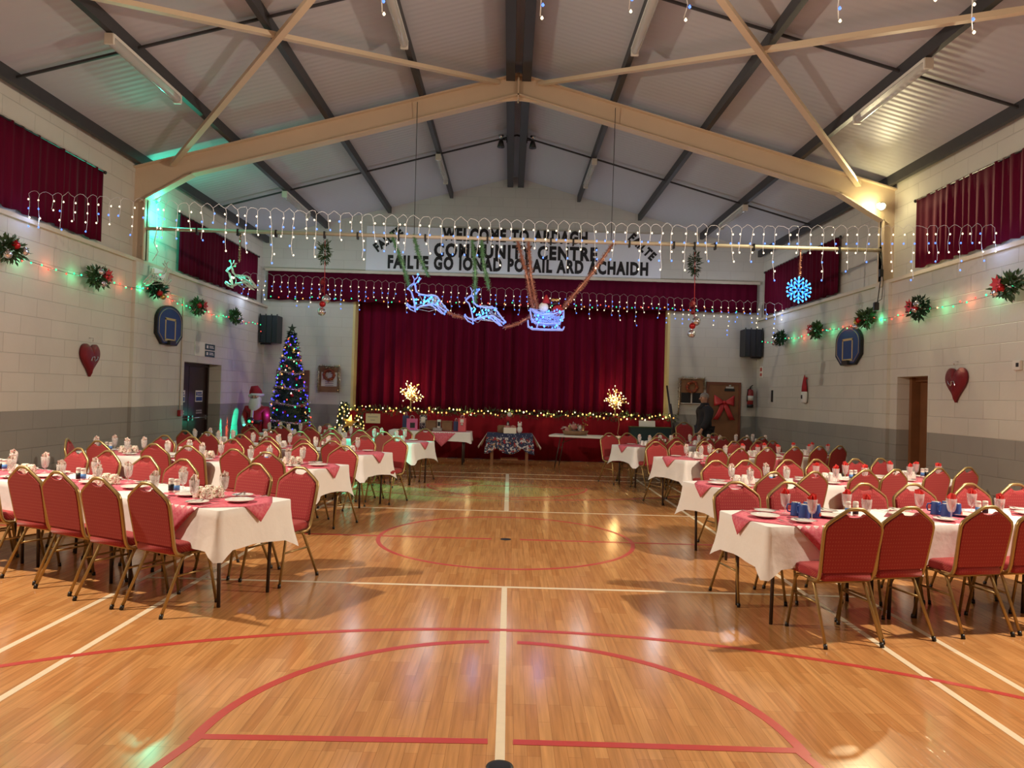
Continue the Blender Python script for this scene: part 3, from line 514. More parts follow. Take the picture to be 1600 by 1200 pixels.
# rows of tables: near corner of the aisle end, angle of the row, chairs as (x, y) of the top of the back
ROWS = {
 ('left', 'front'): dict(c=(-2.06, 5.23), a=27, near=[(-2.57, 5.17), (-3.02, 5.36), (-3.50, 5.65), (-3.95, 5.92), (-4.52, 6.2), (-4.95, 6.42)], far=[(-1.84, 6.45), (-2.30, 6.66), (-3.06, 6.86), (-3.50, 7.05), (-4.12, 7.50), (-4.54, 7.69)]),
 ('left', 'second'): dict(c=(-2.13, 7.98), a=20, near=[(-2.61, 7.85), (-3.06, 8.10), (-3.69, 8.38), (-4.16, 8.52), (-4.93, 8.72), (-5.42, 8.92)], far=[(-2.03, 9.0), (-2.58, 9.22), (-3.13, 9.45), (-3.65, 9.62), (-4.28, 9.83), (-4.72, 9.98)]),
 ('left', 'third'): dict(c=(-1.98, 9.87), a=26, near=[(-2.38, 9.82), (-2.84, 10.04), (-3.42, 10.33), (-3.90, 10.58), (-4.53, 10.92), (-4.97, 11.14)], far=[(-1.68, 10.90), (-2.19, 11.08), (-2.77, 11.38), (-3.33, 11.62), (-3.88, 11.92), (-4.28, 12.12)]),
 ('left', 'rear'): dict(c=(-1.64, 12.45), a=26, near=[(-2.11, 12.30), (-2.56, 12.54), (-3.12, 12.78), (-3.56, 13.0), (-4.20, 13.38), (-4.88, 13.62)], far=[(-1.56, 13.64), (-1.99, 13.82), (-2.58, 14.02), (-2.97, 14.22), (-3.62, 14.52), (-4.06, 14.74)]),
 ('right', 'front'): dict(c=(1.88, 5.21), a=12, near=[(2.35, 4.87), (2.80, 5.02), (3.45, 5.17), (3.93, 5.28), (4.60, 5.42), (5.05, 5.52)], far=[(1.97, 6.26), (2.47, 6.38), (3.16, 6.42), (3.64, 6.50), (4.25, 6.66), (4.75, 6.76)]),
 ('right', 'second'): dict(c=(2.20, 7.27), a=24, near=[(2.65, 7.22), (3.13, 7.38), (3.82, 7.72), (4.24, 7.90), (4.90, 8.22), (5.38, 8.45)], far=[(2.40, 8.38), (2.80, 8.55), (3.39, 8.78), (3.82, 8.98), (4.43, 9.24), (4.86, 9.45)]),
 ('right', 'third'): dict(c=(2.58, 10.50), a=30, near=[(3.02, 10.38), (3.42, 10.66), (3.94, 11.00), (4.51, 11.38), (5.03, 11.68), (5.49, 11.98)], far=[(2.36, 11.62), (2.77, 11.88), (3.29, 12.14), (3.87, 12.44), (4.40, 12.76), (4.73, 12.98)]),
 ('right', 'rear'): dict(c=(2.28, 13.02), a=28, near=[(2.64, 12.86), (3.03, 13.08), (3.69, 13.45), (4.06, 13.68), (4.57, 13.96), (4.98, 14.2)], far=[(1.94, 14.02), (2.33, 14.22), (3.02, 14.50), (3.40, 14.70), (3.90, 14.93), (4.28, 15.10)]),
}
chair0 = None
rj = random.Random(5)
for (sd, rn), R_ in ROWS.items():
    for side in ('near', 'far'):
        for i, (x, y) in enumerate(R_[side]):
            a = math.radians(R_['a'] if sd == 'right' else -R_['a']) + (0 if side == 'near' else PI) + rj.uniform(-.05, .05)
            if (sd, rn, side, i) == ('left', 'front', 'far', 0): a += 0.12
            if (sd, rn, side, i) == ('left', 'second', 'near', 5): a -= 0.85
            lb = 'red banquet chair %s the aisle, %s side of the %s %s row' % (('nearest' if i == 0 else ORD[i] + ' from'), side, rn, sd)
            gp = 'banquet chairs at the long tables'
            if chair0 is None: chair0 = make_chair((x, y, 0), a, lb, gp)
            else: dup(chair0, (x, y, 0), a, lb, gp)
for q, (dz, nm) in enumerate(((0, 'lowest'), (0.14, 'topmost'))):
    dup(chair0, (4.22, 17.45, dz), PI + .15, 'red banquet chair, %s of two stacked beside the stage near the noticeboard' % nm, 'stacked spare chairs')
# ------------------------------------------------------------------ tables, cloths and settings
TL, TW, TZ, PITCH = 1.2, 0.70, 0.735, 1.235
def make_table(loc, rz, label, group):
    t = thing('folding_table', label, 'table', loc, rz, group)          # origin at the table's middle; x along the row
    obj('table_top', G().box((-TL / 2, -TW / 2, TZ - .03), (TL / 2, TW / 2, TZ)), 'ply', t, .004)
    obj('table_apron', G().box((-TL / 2 + .06, -TW / 2 + .06, TZ - .075), (TL / 2 - .06, TW / 2 - .06, TZ - .03)), 'darkmetal', t)
    for sx in (-1, 1):
        for sy in (-1, 1):
            obj('leg', G().tube([(sx * (TL / 2 - .1), sy * (TW / 2 - .09), TZ - .07), (sx * (TL / 2 - .1), sy * (TW / 2 - .11), 0.0)], .0135, 8), 'darkmetal', t)
    return t
def cloth_geo(L, W, z, drop, seed, corner=0.09, flare=0.045):
    rn = random.Random(seed); g = G(); per = []; rr = 0.03
    for cx, cy, a0 in ((L / 2 - rr, W / 2 - rr, 0), (-L / 2 + rr, W / 2 - rr, PI / 2), (-L / 2 + rr, -W / 2 + rr, PI), (L / 2 - rr, -W / 2 + rr, 1.5 * PI)):
        for k in range(4):
            a = a0 + PI / 2 * k / 3; per.append((cx + rr * math.cos(a), cy + rr * math.sin(a), math.cos(a), math.sin(a), 1.0 if k in (1, 2) else 0.6))
    pts = []
    for i, p in enumerate(per):
        q = per[(i + 1) % len(per)]; pts.append(p); d = math.hypot(q[0] - p[0], q[1] - p[1])
        if d > 0.2:
            n = int(d / 0.06)
            for j in range(1, n):
                f = j / n; e = min(f, 1 - f) * d
                pts.append((p[0] + (q[0] - p[0]) * f, p[1] + (q[1] - p[1]) * f, q[1] - p[1], 0, -e)); pts[-1] = (pts[-1][0], pts[-1][1], (q[1] - p[1]) / d, -(q[0] - p[0]) / d, max(0.0, 0.28 - e * 1.1))
    ph = rn.uniform(0, 6); rows = [(0.0, 0.0), (0.012, 0.006)] + [(f, f) for f in (0.2, 0.45, 0.7, 1.0)]; k = len(pts); vs = []
    for ri, (f, _) in enumerate(rows):
        for i, (x, y, nx, ny, cr) in enumerate(pts):
            s = i * 0.06; wv = 0.006 * f * math.sin(s * 9 + ph) + 0.005 * f * math.sin(s * 23 + ph * 2)
            o = 0.004 + (0.004 if ri else 0) + flare * f * f * (0.35 + cr * 1.5) + wv + 0.012 * f
            zz = z + .002 - (drop + corner * cr * 1.1 + 0.008 * math.sin(s * 5 + ph)) * f * (1 if ri else 0)
            vs.append((x + nx * o, y + ny * o, zz))
    fs = [(r * k + i, r * k + (i + 1) % k, (r + 1) * k + (i + 1) % k, (r + 1) * k + i) for r in range(len(rows) - 1) for i in range(k)] + [tuple(range(k))]
    g.add(vs, fs, 0, False); g.smooth = [True] * (len(fs) - 1) + [False]; return g
def topper_geo(W, z, h=0.60, gap=0.017, zend=0.0):
    # a square sheet laid diagonally: its corners hang over the two long sides
    g = G(); n = 14; vs = []; fs = []
    def pos(u, v):
        x = (u - v) * h; y = (u + v - 1) * h; e = abs(y) - (W / 2 + gap)
        if e > 0: return (x * (1 - .1 * e), math.copysign(W / 2 + gap + .006 + e * .14, y), z - e)
        return (x, y, z)
    vs = [pos(i / n, j / n) for j in range(n + 1) for i in range(n + 1)]
    fs = [(j * (n + 1) + i, j * (n + 1) + i + 1, (j + 1) * (n + 1) + i + 1, (j + 1) * (n + 1) + i) for j in range(n) for i in range(n)]
    return g.add(vs, fs, 0, True)
def end_topper_geo(L, W, z, h=0.60, cx=0.16, gap=0.017):
    # the same sheet at the end of a row: one corner also hangs over the table end (at -x)
    g = G(); n = 18
    def pos(u, v):
        x = (u - v) * h - cx; y = (u + v - 1) * h; e = abs(y) - (W / 2 + gap); q = -x - (L / 2 + gap)
        if e > 0: return (x, math.copysign(W / 2 + gap + .006 + e * .14, y), z - e)
        if q > 0: return (-(L / 2 + gap + .006 + q * .12), y, z - q)
        return (x, y, z)
    vs = [pos(i / n, j / n) for j in range(n + 1) for i in range(n + 1)]
    fs = [(j * (n + 1) + i, j * (n + 1) + i + 1, (j + 1) * (n + 1) + i + 1, (j + 1) * (n + 1) + i) for j in range(n) for i in range(n)]
    return g.add(vs, fs, 0, True)
ZC = TZ + .004
cloths = [mesh('tablecloth', cloth_geo(1.225, TW + .01, TZ + .001, .28, 20 + i, .05, .02), 'cloth') for i in range(5)]
cloth_end = [mesh('tablecloth', cloth_geo(1.225, TW + .01, TZ + .001, .285, 40 + i, 0.075, 0.035), 'cloth') for i in range(3)]
toppers = mesh('table_topper', topper_geo(TW, ZC + .002), 'pink', solid=.0015)
toppers_end = mesh('table_topper', end_topper_geo(1.225, TW, ZC + .002), 'pink', solid=.0015)
me_plate = mesh('side_plate', G().lathe([(0, 0), (.045, 0), (.05, .004), (.083, .013), (.085, .015), (.082, .0165), (.05, .007), (0, .006)], n=20), 'china')
me_dinner = mesh('dinner_plate', G().lathe([(0, 0), (.06, 0), (.068, .005), (.108, .016), (.11, .0185), (.106, .02), (.068, .009), (0, .008)], n=22), 'china')
me_glass_bowl = mesh('bowl', G().lathe([(.007, .046), (.022, .054), (.031, .075), (.035, .105), (.0395, .158), (.038, .158), (.0335, .105), (.029, .077), (.02, .058), (.0, .053)], n=14), 'glass')
me_glass_stem = mesh('stem', G().lathe([(.031, 0), (.031, .003), (.008, .007), (.005, .014), (.005, .04), (.008, .048)], n=12), 'glass')
def napkin_geo(seed):
    rn = random.Random(seed); g = G()
    for k in range(4):
        a = rn.uniform(0, PI) + k * PI / 4; d = Vector((math.cos(a), math.sin(a), 0)); tip = rn.uniform(.0, .045)
        sh = rn.uniform(-.3, .3)
        p = [d * -.004 + Vector((0, 0, 0)), d * .004, d * .029 + Vector((0, 0, .06)), d * (.034 + .015 * sh) + Vector((0, 0, .105 + tip * .6)), d * .03 * sh + Vector((0, 0, .10 + tip)), d * (-.032 + .015 * sh) + Vector((0, 0, .098 + tip * .3)), d * -.029 + Vector((0, 0, .06))]
        g.add(p, [tuple(range(7))])
    return g
naps = {m: [mesh('paper_napkin', napkin_geo(s), m, solid=.0012, fix=False) for s in (1, 2, 3, 4)] for m in ('floralnap', 'rednap')}
def fork_geo():
    g = G().beam((0, -.09, .004), (0, .035, .006), .008, .0025).beam((0, .035, .006), (0, .05, .006), .022, .002)
    for q in (-1.5, -.5, .5, 1.5): g.beam((q * .0058, .05, .006), (q * .0055, .095, .009), .0028, .002)
    return g
me_fork = mesh('fork', fork_geo(), 'steel')
me_kblade = mesh('knife', G().prism([(-.009, 0), (.008, 0), (.009, .07), (.002, .105), (-.009, .11)], .003, .005, lambda a, b, t: (a, b, t)).beam((0, -.10, .005), (0, .0, .005), .011, .005), 'steel')
def cup_parts(m):
    body = mesh('cup', G().lathe([(.026, .078), (.031, .083), (.033, .073), (.043, .047), (.048, .004), (.049, 0), (.046, 0), (.042, .01), (.036, .053), (.0, .066)], n=18), m)
    hd = mesh('handle', G().tube([(.043, 0, .058), (.063, 0, .056), (.071, 0, .04), (.063, 0, .024), (.046, 0, .018)], .0045, 6), m)
    return body, hd
def mug_parts(m):
    body = mesh('mug', G().lathe([(.031, .103), (.034, .103), (.036, .094), (.039, .05), (.0425, .003), (.0425, 0), (.039, 0), (.036, .05), (.032, .09), (0, .094)], n=18).lathe([(.0, .1035), (.031, .1035)], n=18, mi=1), [m, 'china'])
    hd = mesh('handle', G().tube([(.036, 0, .085), (.062, 0, .082), (.068, 0, .055), (.06, 0, .028), (.04, 0, .026)], .006, 6), m)
    em = mesh('emblem', G().box((-.012, -.0445, .012), (.012, -.0405, .035)).box((-.004, -.0445, .035), (.004, -.0405, .042)), 'rline')
    return body, hd, em
FC, BM, WC = cup_parts('floralcup'), mug_parts('bluecup'), cup_parts('china')
me_shbody = mesh('shaker', G().lathe([(.022, 0), (.022, .006), (.0215, .085), (.0185, .09)], n=14), 'paper')
me_shlab = mesh('label', G().lathe([(.0224, .02), (.0224, .062)], n=14), 'bluelab'); me_shlab2 = mesh('label', G().lathe([(.0224, .012), (.0224, .066)], n=14), 'letter')
me_shcap = mesh('cap', G().lathe([(.021, .088), (.0215, .104), (.019, .112), (0, .113)], n=14), 'whitepl')
table0 = None
def T(o, label, cat, group): return tag(o, label, cat, group)
for (sd, rn), R_ in ROWS.items():
    ang = math.radians(R_['a']); s = 1 if sd == 'right' else -1
    u = Vector((s * math.cos(ang), math.sin(ang))); nn = Vector((-s * math.sin(ang), math.cos(ang))); rz = ang if s > 0 else PI - ang
    # rz turns local +x along the row, away from the aisle; local +y is then the far side on the right, the near side on the left
    fy = 1 if s > 0 else -1
    row = '%s %s row' % (rn, sd)
    for k in range(3):
        c = Vector(R_['c']) + u * (0.61 + k * PITCH) + nn * (TW / 2)
        pos = ('aisle end table', 'middle table', 'wall end table')[k]
        lb = 'folding table on dark legs, %s of the %s' % (pos, row)
        if table0 is None: table0 = make_table((c.x, c.y, 0), rz, lb, 'folding tables in rows')
        else: dup(table0, (c.x, c.y, 0), rz, lb, 'folding tables in rows')
        cl = place('tablecloth', (cloth_end[(k + len(rn)) % 3] if k == 0 else cloths[(k + len(rn)) % 5]), None, (c.x, c.y, 0), (0, 0, rz)); T(cl, 'white paper tablecloth draped over the %s of the %s' % (pos, row), 'tablecloth', 'white tablecloths')
        tp = place('table_topper', toppers_end if k == 0 else toppers, None, (c.x, c.y, 0), (0, 0, rz)); T(tp, 'pink square table topper laid cornerwise on the %s of the %s' % (pos, row), 'table topper', 'pink table toppers')
        Z = ZC + .006
        def at(lx, ly):     # local on the table: lx along the row from its middle, ly towards the far side
            p = c + u * lx + nn * ly; return (p.x, p.y, Z)
        close = rn in ('front', 'second')
        for e, lx in enumerate((-.25, .25)):
            for side, sy in (('near', -1), ('far', 1)):
                i = k * 2 + e; where = '%s aisle, %s' % ('%s-side seat nearest the' % side if i == 0 else '%s %s-side seat from' % (ORD[i], side), row)
                jx, jy = rj.uniform(-.03, .03), rj.uniform(-.015, .015)
                pl = place('side_plate', me_plate, None, at(lx + jx, sy * (.225 + jy)), (0, 0, 0)); T(pl, 'white side plate at %s' % where, 'plate', 'white side plates')
                gl = thing('wine_glass', 'stemmed glass at %s' % where, 'glass', at(lx + .13 + jx, sy * (.15 + jy)), 0, 'glasses holding napkins')
                place('bowl', me_glass_bowl, gl); place('stem', me_glass_stem, gl)
                red = (sd, rn) in (('right', 'front'),) or (sd == 'right' and rn in ('second', 'third') and k >= 1)
                q = at(lx + .13 + jx, sy * (.15 + jy))
                np_ = place('paper_napkin', naps['rednap' if red else 'floralnap'][rj.randrange(4)], None, (q[0], q[1], q[2] + .062), (0, 0, rj.uniform(0, 6))); T(np_, '%s paper napkin in the glass at %s' % ('red' if red else 'floral', where), 'napkin', 'folded napkins in glasses')
                if close:
                    kn = place('table_knife', me_kblade, None, (lambda p: (p[0], p[1], p[2] + .016))(at(lx + jx + .02, sy * (.225 + jy))), (0, 0, rz + rj.uniform(-.5, .5) + .5)); T(kn, 'table knife on the plate at %s' % where, 'knife', 'table knives')
                    fk = place('table_fork', me_fork, None, at(lx - .15 + jx, sy * (.24 + jy)), (0, 0, rz + rj.uniform(-.2, .2) + (0 if sy < 0 else PI))); T(fk, 'table fork beside the plate at %s' % where, 'fork', 'table forks')
        kind = {('left', 'front'): 'f', ('left', 'second'): 'f', ('left', 'third'): 'w', ('left', 'rear'): 'w', ('right', 'front'): 'b', ('right', 'second'): 'w', ('right', 'third'): 'w', ('right', 'rear'): 'w'}[(sd, rn)]
        def cup(lx, ly, r, nm):
            p = at(lx, ly)
            if kind == 'b':
                o = thing('mug', 'upturned blue mug, %s, %s, %s' % (nm, pos, row), 'mug', p, r, 'upturned blue mugs'); place('mug_body', BM[0], o); place('handle', BM[1], o); place('emblem', BM[2], o)
            else:
                P_ = FC if kind == 'f' else WC
                o = thing('teacup', 'upturned %s teacup, %s, %s, %s' % ('floral' if kind == 'f' else 'white', nm, pos, row), 'cup', p, r, 'upturned teacups'); place('cup_body', P_[0], o); place('handle', P_[1], o)
        qx = -.06 if k == 0 else .0
        if close:
            for e, lx in ((0, -.42), (1, .12)):
                if k == 2 and e: continue
                sp = place('dinner_plate', me_dinner, None, at(lx, .0 if e == 0 else -.02)); T(sp, 'white dinner plate %s the cups, %s, %s' % ('on the aisle side of' if e == 0 else 'on the wall side of', pos, row), 'plate', 'white dinner plates')
        cup(qx - .055, -.05, rz + 1.9, 'near left one'); cup(qx + .055, -.03, rz + .4, 'near right one'); cup(qx - .05, .065, rz + 2.6, 'far left one'); cup(qx + .06, .07, rz - .4, 'far right one')
        for nm, lx, lm in (('blue', .33, me_shlab), ('black', .40, me_shlab2)):
            o = thing('shaker', 'white capped shaker with %s label on the %s of the %s' % (nm, pos, row), 'shaker', at(lx, .03), 0, 'salt and pepper shakers')
            place('shaker_body', me_shbody, o); place('label', lm, o); place('cap', me_shcap, o)
# ------------------------------------------------------------------ strings of lights
rl = random.Random(3)
BULB = {c: mesh('bulb', G().lathe([(.001, -1.3), (.8, -.6), (1.0, 0), (.6, .7), (.3, 1.2)], n=7), 'e_' + c) for c in ('warm', 'blue', 'green', 'red', 'cyan', 'deep', 'amber', 'gold')}
def bulb(c, parent, loc, r, name='bulb'):
    o = place(name, BULB[c], parent, loc, (0, 0, 0), r); return o
def bulb_mass(parent, items, r, name='bulb'):
    # the bulbs past the first hundred of one string, as one part
    by = {}
    for c, p in items: by.setdefault(c, []).append(p)
    g = G(); ms = []
    for c, ps in by.items():
        ms.append('e_' + c)
        for p in ps: g.lathe([(.001 * r, -1.3 * r), (.8 * r, -.6 * r), (r, 0), (.6 * r, .7 * r), (.3 * r, 1.2 * r)], p, 7, len(ms) - 1)
    if g.v: obj(name, g, ms, parent, stuff=True, fix=False)
def icicle(label, xa, xb, y, zf, gap, step, r, wr, lens, seed, limit=100, arc=0.035, first=0.06):
    rn = random.Random(seed); t = thing('icicle_light_string', label, 'string lights', (0, y, 0), 0, 'icicle light strings')
    n = int((xb - xa) / gap); path = []; items = []
    for i in range(n + 1):
        x = xa + (xb - xa) * i / n; x += rn.uniform(-.02, .02) if 0 < i < n else 0; z = zf(x); path.append((x, 0, z))
        if i < n:
            for f in (.25, .5, .75):
                xx = x + (xb - xa) / n * f; path.append((xx, rn.uniform(-.01, .01), zf(xx) + arc * math.sin(PI * f) * (1 + .3 * rn.uniform(-1, 1))))
        m = lens[i % len(lens)]; m += rn.choice((0, 0, 1, -1)) if m > 2 else 0; q = [(x, 0, z)]; px = x
        for k in range(m):
            zz = z - first - step * k; px += rn.uniform(-.016, .016)
            q.append((px, rn.uniform(-.012, .012), zz)); bx = px + rn.choice((-1, 1)) * rn.uniform(.008, .022)
            items.append((('warm', 'blue')[k % 2] if rn.random() < .85 else rn.choice(('warm', 'blue')), (bx, rn.uniform(-.012, .012), zz - .012)))
        obj('drop_wire', G().tube(q, wr, 4, caps=False), 'wire', t, fix=False)
    obj('top_wire', G().tube(path, wr, 4, caps=False), 'wire', t, fix=False)
    order = list(range(len(items))); rn.shuffle(order); first_ = set(order[:limit])
    for k in sorted(first_): bulb(items[k][0], t, items[k][1], r)
    bulb_mass(t, [items[k] for k in range(len(items)) if k not in first_], r)
    return t
icicle('long icicle light string across the hall in front of the cream frame', -6.26, 6.2, 9.3, lambda x: 4.0 - 0.17 * (1 - (x / 6.26) ** 2) - 0.006 * x, .147, .118, .011, .0024, (3, 5, 2, 4, 3, 5, 3, 4), 4, arc=.05)
icicle('icicle light string across the hall in front of the stage pelmet', -6.28, 6.28, 16.8, lambda x: 4.06 - 0.028 * x - .02 * (1 - (x / 6.28) ** 2), .178, .105, .0135, .0032, (4, 5, 3, 6, 4, 3), 9, arc=.05, first=.12)
# string nearest the camera: only the tips of its longest drops hang into view
t = thing('icicle_light_string', 'icicle light string whose longest drops hang in at the top of the view', 'string lights', (0, 4.5, 0), 0, 'icicle light strings')
obj('top_wire', G().tube([(-6.24 + 12.48 * i / 40, 0, 4.42 + (.03 if i % 2 else 0)) for i in range(41)], .003, 4), 'wire', t)
for x, z in ((-.86, 4.0), (.12, 4.01), (.67, 4.07), (1.03, 4.02), (1.99, 4.05), (2.82, 4.0), (2.6, 4.2), (-2.4, 4.12), (-4.0, 4.15), (4.2, 4.2)):
    q = [(x, 0, 4.43)]
    for k in range(1, 6): q.append((x + rl.uniform(-.015, .015), rl.uniform(-.01, .01), 4.43 + (z - 4.43) * k / 5))
    obj('drop_wire', G().tube(q, .0028, 4), 'wire', t)
    for k in range(1, 6): bulb('warm' if k % 2 else 'blue', t, (q[k][0] + .012, q[k][1], q[k][2] - .012), .010)
def fairy(label, pts, step, r, cols, seed, wire='black', group='fairy light strings', sag=.03, jit=.03, limit=100):
    rn = random.Random(seed); t = thing('fairy_light_string', label, 'string lights', (0, 0, 0), 0, group); path = []; items = []
    for a, b in zip(pts, pts[1:]):
        a = Vector(a); b = Vector(b); n = max(2, int((b - a).length / step))
        for i in range(n):
            f = i / n; p = a.lerp(b, f); p.z -= sag * math.sin(PI * f); path.append(p); items.append((cols[len(items) % len(cols)], p + Vector((rn.uniform(-.01, .01), rn.uniform(-jit, jit), rn.uniform(-jit, jit)))))
    path.append(Vector(pts[-1])); obj('cable', G().tube(path, .0035, 4), wire, t)
    for c, p in items[:limit]: bulb(c, t, p, r)
    bulb_mass(t, items[limit:], r)
    return t
SPL = [(8.80, 3.22), (10.72, 3.19), (12.48, 3.29), (14.14, 3.16), (16.05, 3.17)]
SPR = [(8.93, 3.15), (10.9, 3.11), (12.52, 3.13), (14.56, 3.09), (16.5, 3.09)]
GR = ('green', 'red', 'green', 'green', 'red')
fairy('green and red fairy lights strung between the sprays on the left wall', [(-6.22, 8.0, 3.3)] + [(-6.2, y, z - .03) for y, z in SPL] + [(-6.2, 17.85, 3.18), (-6.2, 18.0, 2.95)], .17, .013, GR, 2)
fairy('green and red fairy lights strung between the sprays on the right wall', [(6.22, 8.0, 3.25)] + [(6.2, y, z - .03) for y, z in SPR] + [(6.2, 18.0, 3.1)], .17, .013, GR, 3)
fairy('green and red fairy lights along the lower edge of the stage pelmet', [(-6.1 + k * 1.22, 18.31, 3.93 + (.02 if k % 2 else 0)) for k in range(11)], .2, .016, ('green', 'red', 'red', 'green', 'amber'), 4, sag=.04)
for s, pts in ((-1, SPL), (1, SPR)):
    for (y0, z0), (y1, z1) in zip(pts, pts[1:]):
        for f in (.2, .5, .8): lamp('fairy_glow', 'POINT', (s * 6.19, y0 + (y1 - y0) * f, z0 + (z1 - z0) * f - .05), 0.75, (.05, 1, .4) if f != .5 else (1, .2, .1), .02)
for s in (-1, 1): lamp('icicle_bulb_glow', 'POINT', (s * 6.1, 9.3, 3.7), 1.5, (.35, .5, 1.0), .03)
for s in (-1, 1): lamp('icicle_bulb_glow', 'POINT', (s * 6.05, 16.8, 3.65), 3.0, (.6, .72, 1.0), .03)
# ------------------------------------------------------------------ sprays, baubles, tinsel
def blades(g, c, R, n, seed, ln=.09, wd=.022, sc=(1, 1, 1), mi=0, flat=0.0):
    rn = random.Random(seed); c = Vector(c)
    for _ in range(n):
        d = Vector((rn.gauss(0, 1), rn.gauss(0, 1), rn.gauss(0, 1))).normalized(); p = c + Vector((d.x * sc[0], d.y * sc[1], d.z * sc[2])) * R * rn.uniform(.25, 1)
        d2 = (d + Vector((rn.uniform(-.5, .5), rn.uniform(-.5, .5), rn.uniform(-.5, .5)))).normalized(); w_ = d2.orthogonal().normalized() * wd / 2; w_.rotate(Matrix.Rotation(rn.uniform(0, 6.28), 3, d2)); L = ln * rn.uniform(.6, 1.2)
        g.add([p, p + d2 * L * .5 + w_, p + d2 * L, p + d2 * L * .5 - w_], [(0, 1, 2, 3)], mi)
    return g
def spray(label, loc, seed, balls, group='festive wall sprays', L=.25):
    rn = random.Random(seed); t = thing('festive_spray', label, 'decoration', loc, 0, group)
    g = blades(G(), (0, 0, 0), 1.0, 300, seed, .095, .038, (.07, L, .14)); sg = -1 if loc[0] < 0 else 1
    g.v = [(sg * min(sg * x, .10), y, z) for x, y, z in g.v]
    obj('greenery', g, 'leaf' if seed % 3 else 'pine', t, fix=False)
    for m in balls:
        g = G().ball((0, 0, 0), .052, 12); g.lathe([(.012, .048), (.012, .062), (0, .062)], n=8)
        s = 1 if loc[0] < 0 else -1
        obj('bauble', g, m, t, loc=(s * .085, rn.uniform(-.16, .16), rn.uniform(-.15, .08)))
    if seed % 2:
        g = G()
        for k in range(7):
            a = k * 2 * PI / 7; s = 1 if loc[0] < 0 else -1; d = Vector((.25 * s, math.cos(a), math.sin(a))); n_ = Vector((0, -math.sin(a), math.cos(a)))
            p = Vector((s * .1, .05, .03)); g.add([p, p + d * .06 + n_ * .03, p + d * .115, p + d * .06 - n_ * .03], [(0, 1, 2, 3)])
        obj('poinsettia', g, 'bow', t, solid=.002)
    return t
bs = [['redball', 'silver', 'silver'], ['silver', 'silver', 'redball'], ['goldball', 'redball'], ['redball'], ['silver', 'silver'], ['redball', 'silver'], ['silver', 'silver', 'redball'], ['silver', 'redball', 'goldball'], ['redball', 'silver'], ['silver', 'silver']]
for i, (y, z) in enumerate(SPL): spray('dark green spray with %s, %s along the left wall' % (('red and silver baubles', 'silver baubles', 'a gold bauble', 'one red bauble', 'two silver baubles')[i], ('nearest the camera', 'second', 'third', 'fourth', 'nearest the stage')[i]), (-6.13, y, z), 40 + i, bs[i])
for i, (y, z) in enumerate(SPR): spray('dark green spray with %s, %s along the right wall' % (('a red flower', 'silver baubles', 'mixed baubles', 'a red bauble', 'two silver baubles')[i], ('nearest the camera', 'second', 'third', 'fourth', 'nearest the stage')[i]), (6.13, y, z), 50 + (i if i else 11), bs[5 + i])
def tinsel(label, pts, m, rad=.045, seed=1, name='tinsel_rope', group='tinsel ropes', parent=None, dens=900):
    rn = random.Random(seed); g = G(); P = [Vector(p) for p in pts]; L = sum((b - a).length for a, b in zip(P, P[1:]))
    g.tube(P, rad * .28, 5)
    for _ in range(int(L * dens)):
        f = rn.random() * L
        for a, b in zip(P, P[1:]):
            d = (b - a).length
            if f <= d: break
            f -= d
        p = a.lerp(b, min(1, f / d)); r = Vector((rn.gauss(0, 1), rn.gauss(0, 1), rn.gauss(0, 1))).normalized(); q = r.orthogonal().normalized() * .004; e = p + r * rad * rn.uniform(.6, 1.15)
        g.add([p - q, p + q, e + q * .6, e - q * .6], [(0, 1, 2, 3)])
    o = obj(name, g, m, parent, fix=False)
    return tag(o, label, 'tinsel', group) if parent is None else o
# cream bar hung across the hall under the frame
t = thing('hanging_bar', 'long cream bar hung across the hall under the cream frame', 'bar', (0, 12.2, 4.24))
obj('pole', G().tube([(-6.24, 0, .01), (6.24, 0, 0)], .032, 10), 'cream', t)
for x in (-5.35, -4.66, -4.02, -3.2, -2.64, -1.95, -1.5, -.45, .62, 1.0, 1.95, 2.7, 3.05, 3.4, 4.05, 5.5): obj('clip', G().box((x - .014, -.04, -.07), (x + .014, .04, .045)), 'black', t)
for x in (-1.69, 1.64): obj('suspension_cable', G().tube([(x, 0, .03), (x, -.1, 2.25)], .006, 5), 'purlin', t)
for s in (-1, 1): obj('end_bracket', G().box((s * 6.24 - .04, -.05, -.62 if s > 0 else -.3), (s * 6.24 + .0, .05, .06)), 'cream', t)
for i, (nm, a, b, m) in enumerate((('outer green tinsel rope holding the left lit reindeer', (-2.08, 4.25), (-1.74, 3.38), 'gtinsel'), ('inner green tinsel rope holding the left lit reindeer', (-1.70, 4.25), (-1.44, 3.60), 'gtinsel'), ('left green tinsel rope holding the middle lit reindeer', (-.71, 4.22), (-.63, 3.15), 'gtinsel'), ('right green tinsel rope holding the middle lit reindeer', (-.55, 4.22), (-.40, 3.40), 'gtinsel'), ('left copper tinsel rope above the lit sleigh', (.05, 4.22), (.36, 3.06), 'ctinsel'), ('right copper tinsel rope above the lit sleigh', (.24, 4.22), (.42, 3.06), 'ctinsel'), ('slanting copper tinsel rope running from the bar to the sleigh', (1.70, 4.24), (.86, 3.12), 'ctinsel'))):
    mid = ((a[0] + b[0]) / 2 + .03 * (-1) ** i, 12.2, (a[1] + b[1]) / 2)
    tinsel(nm, [(a[0], 12.2, a[1] + .02), mid, (b[0], 12.2, b[1])], m, .058, i)
tinsel('copper tinsel swag between the two lit reindeer', [(-1.25, 12.2, 3.08), (-.98, 12.2, 2.93), (-.72, 12.2, 2.88)], 'ctinsel', .045, 21)
tinsel('copper tinsel swag between the middle reindeer and the sleigh', [(-.12, 12.2, 2.75), (.1, 12.2, 2.82), (.36, 12.2, 2.98)], 'ctinsel', .045, 22)
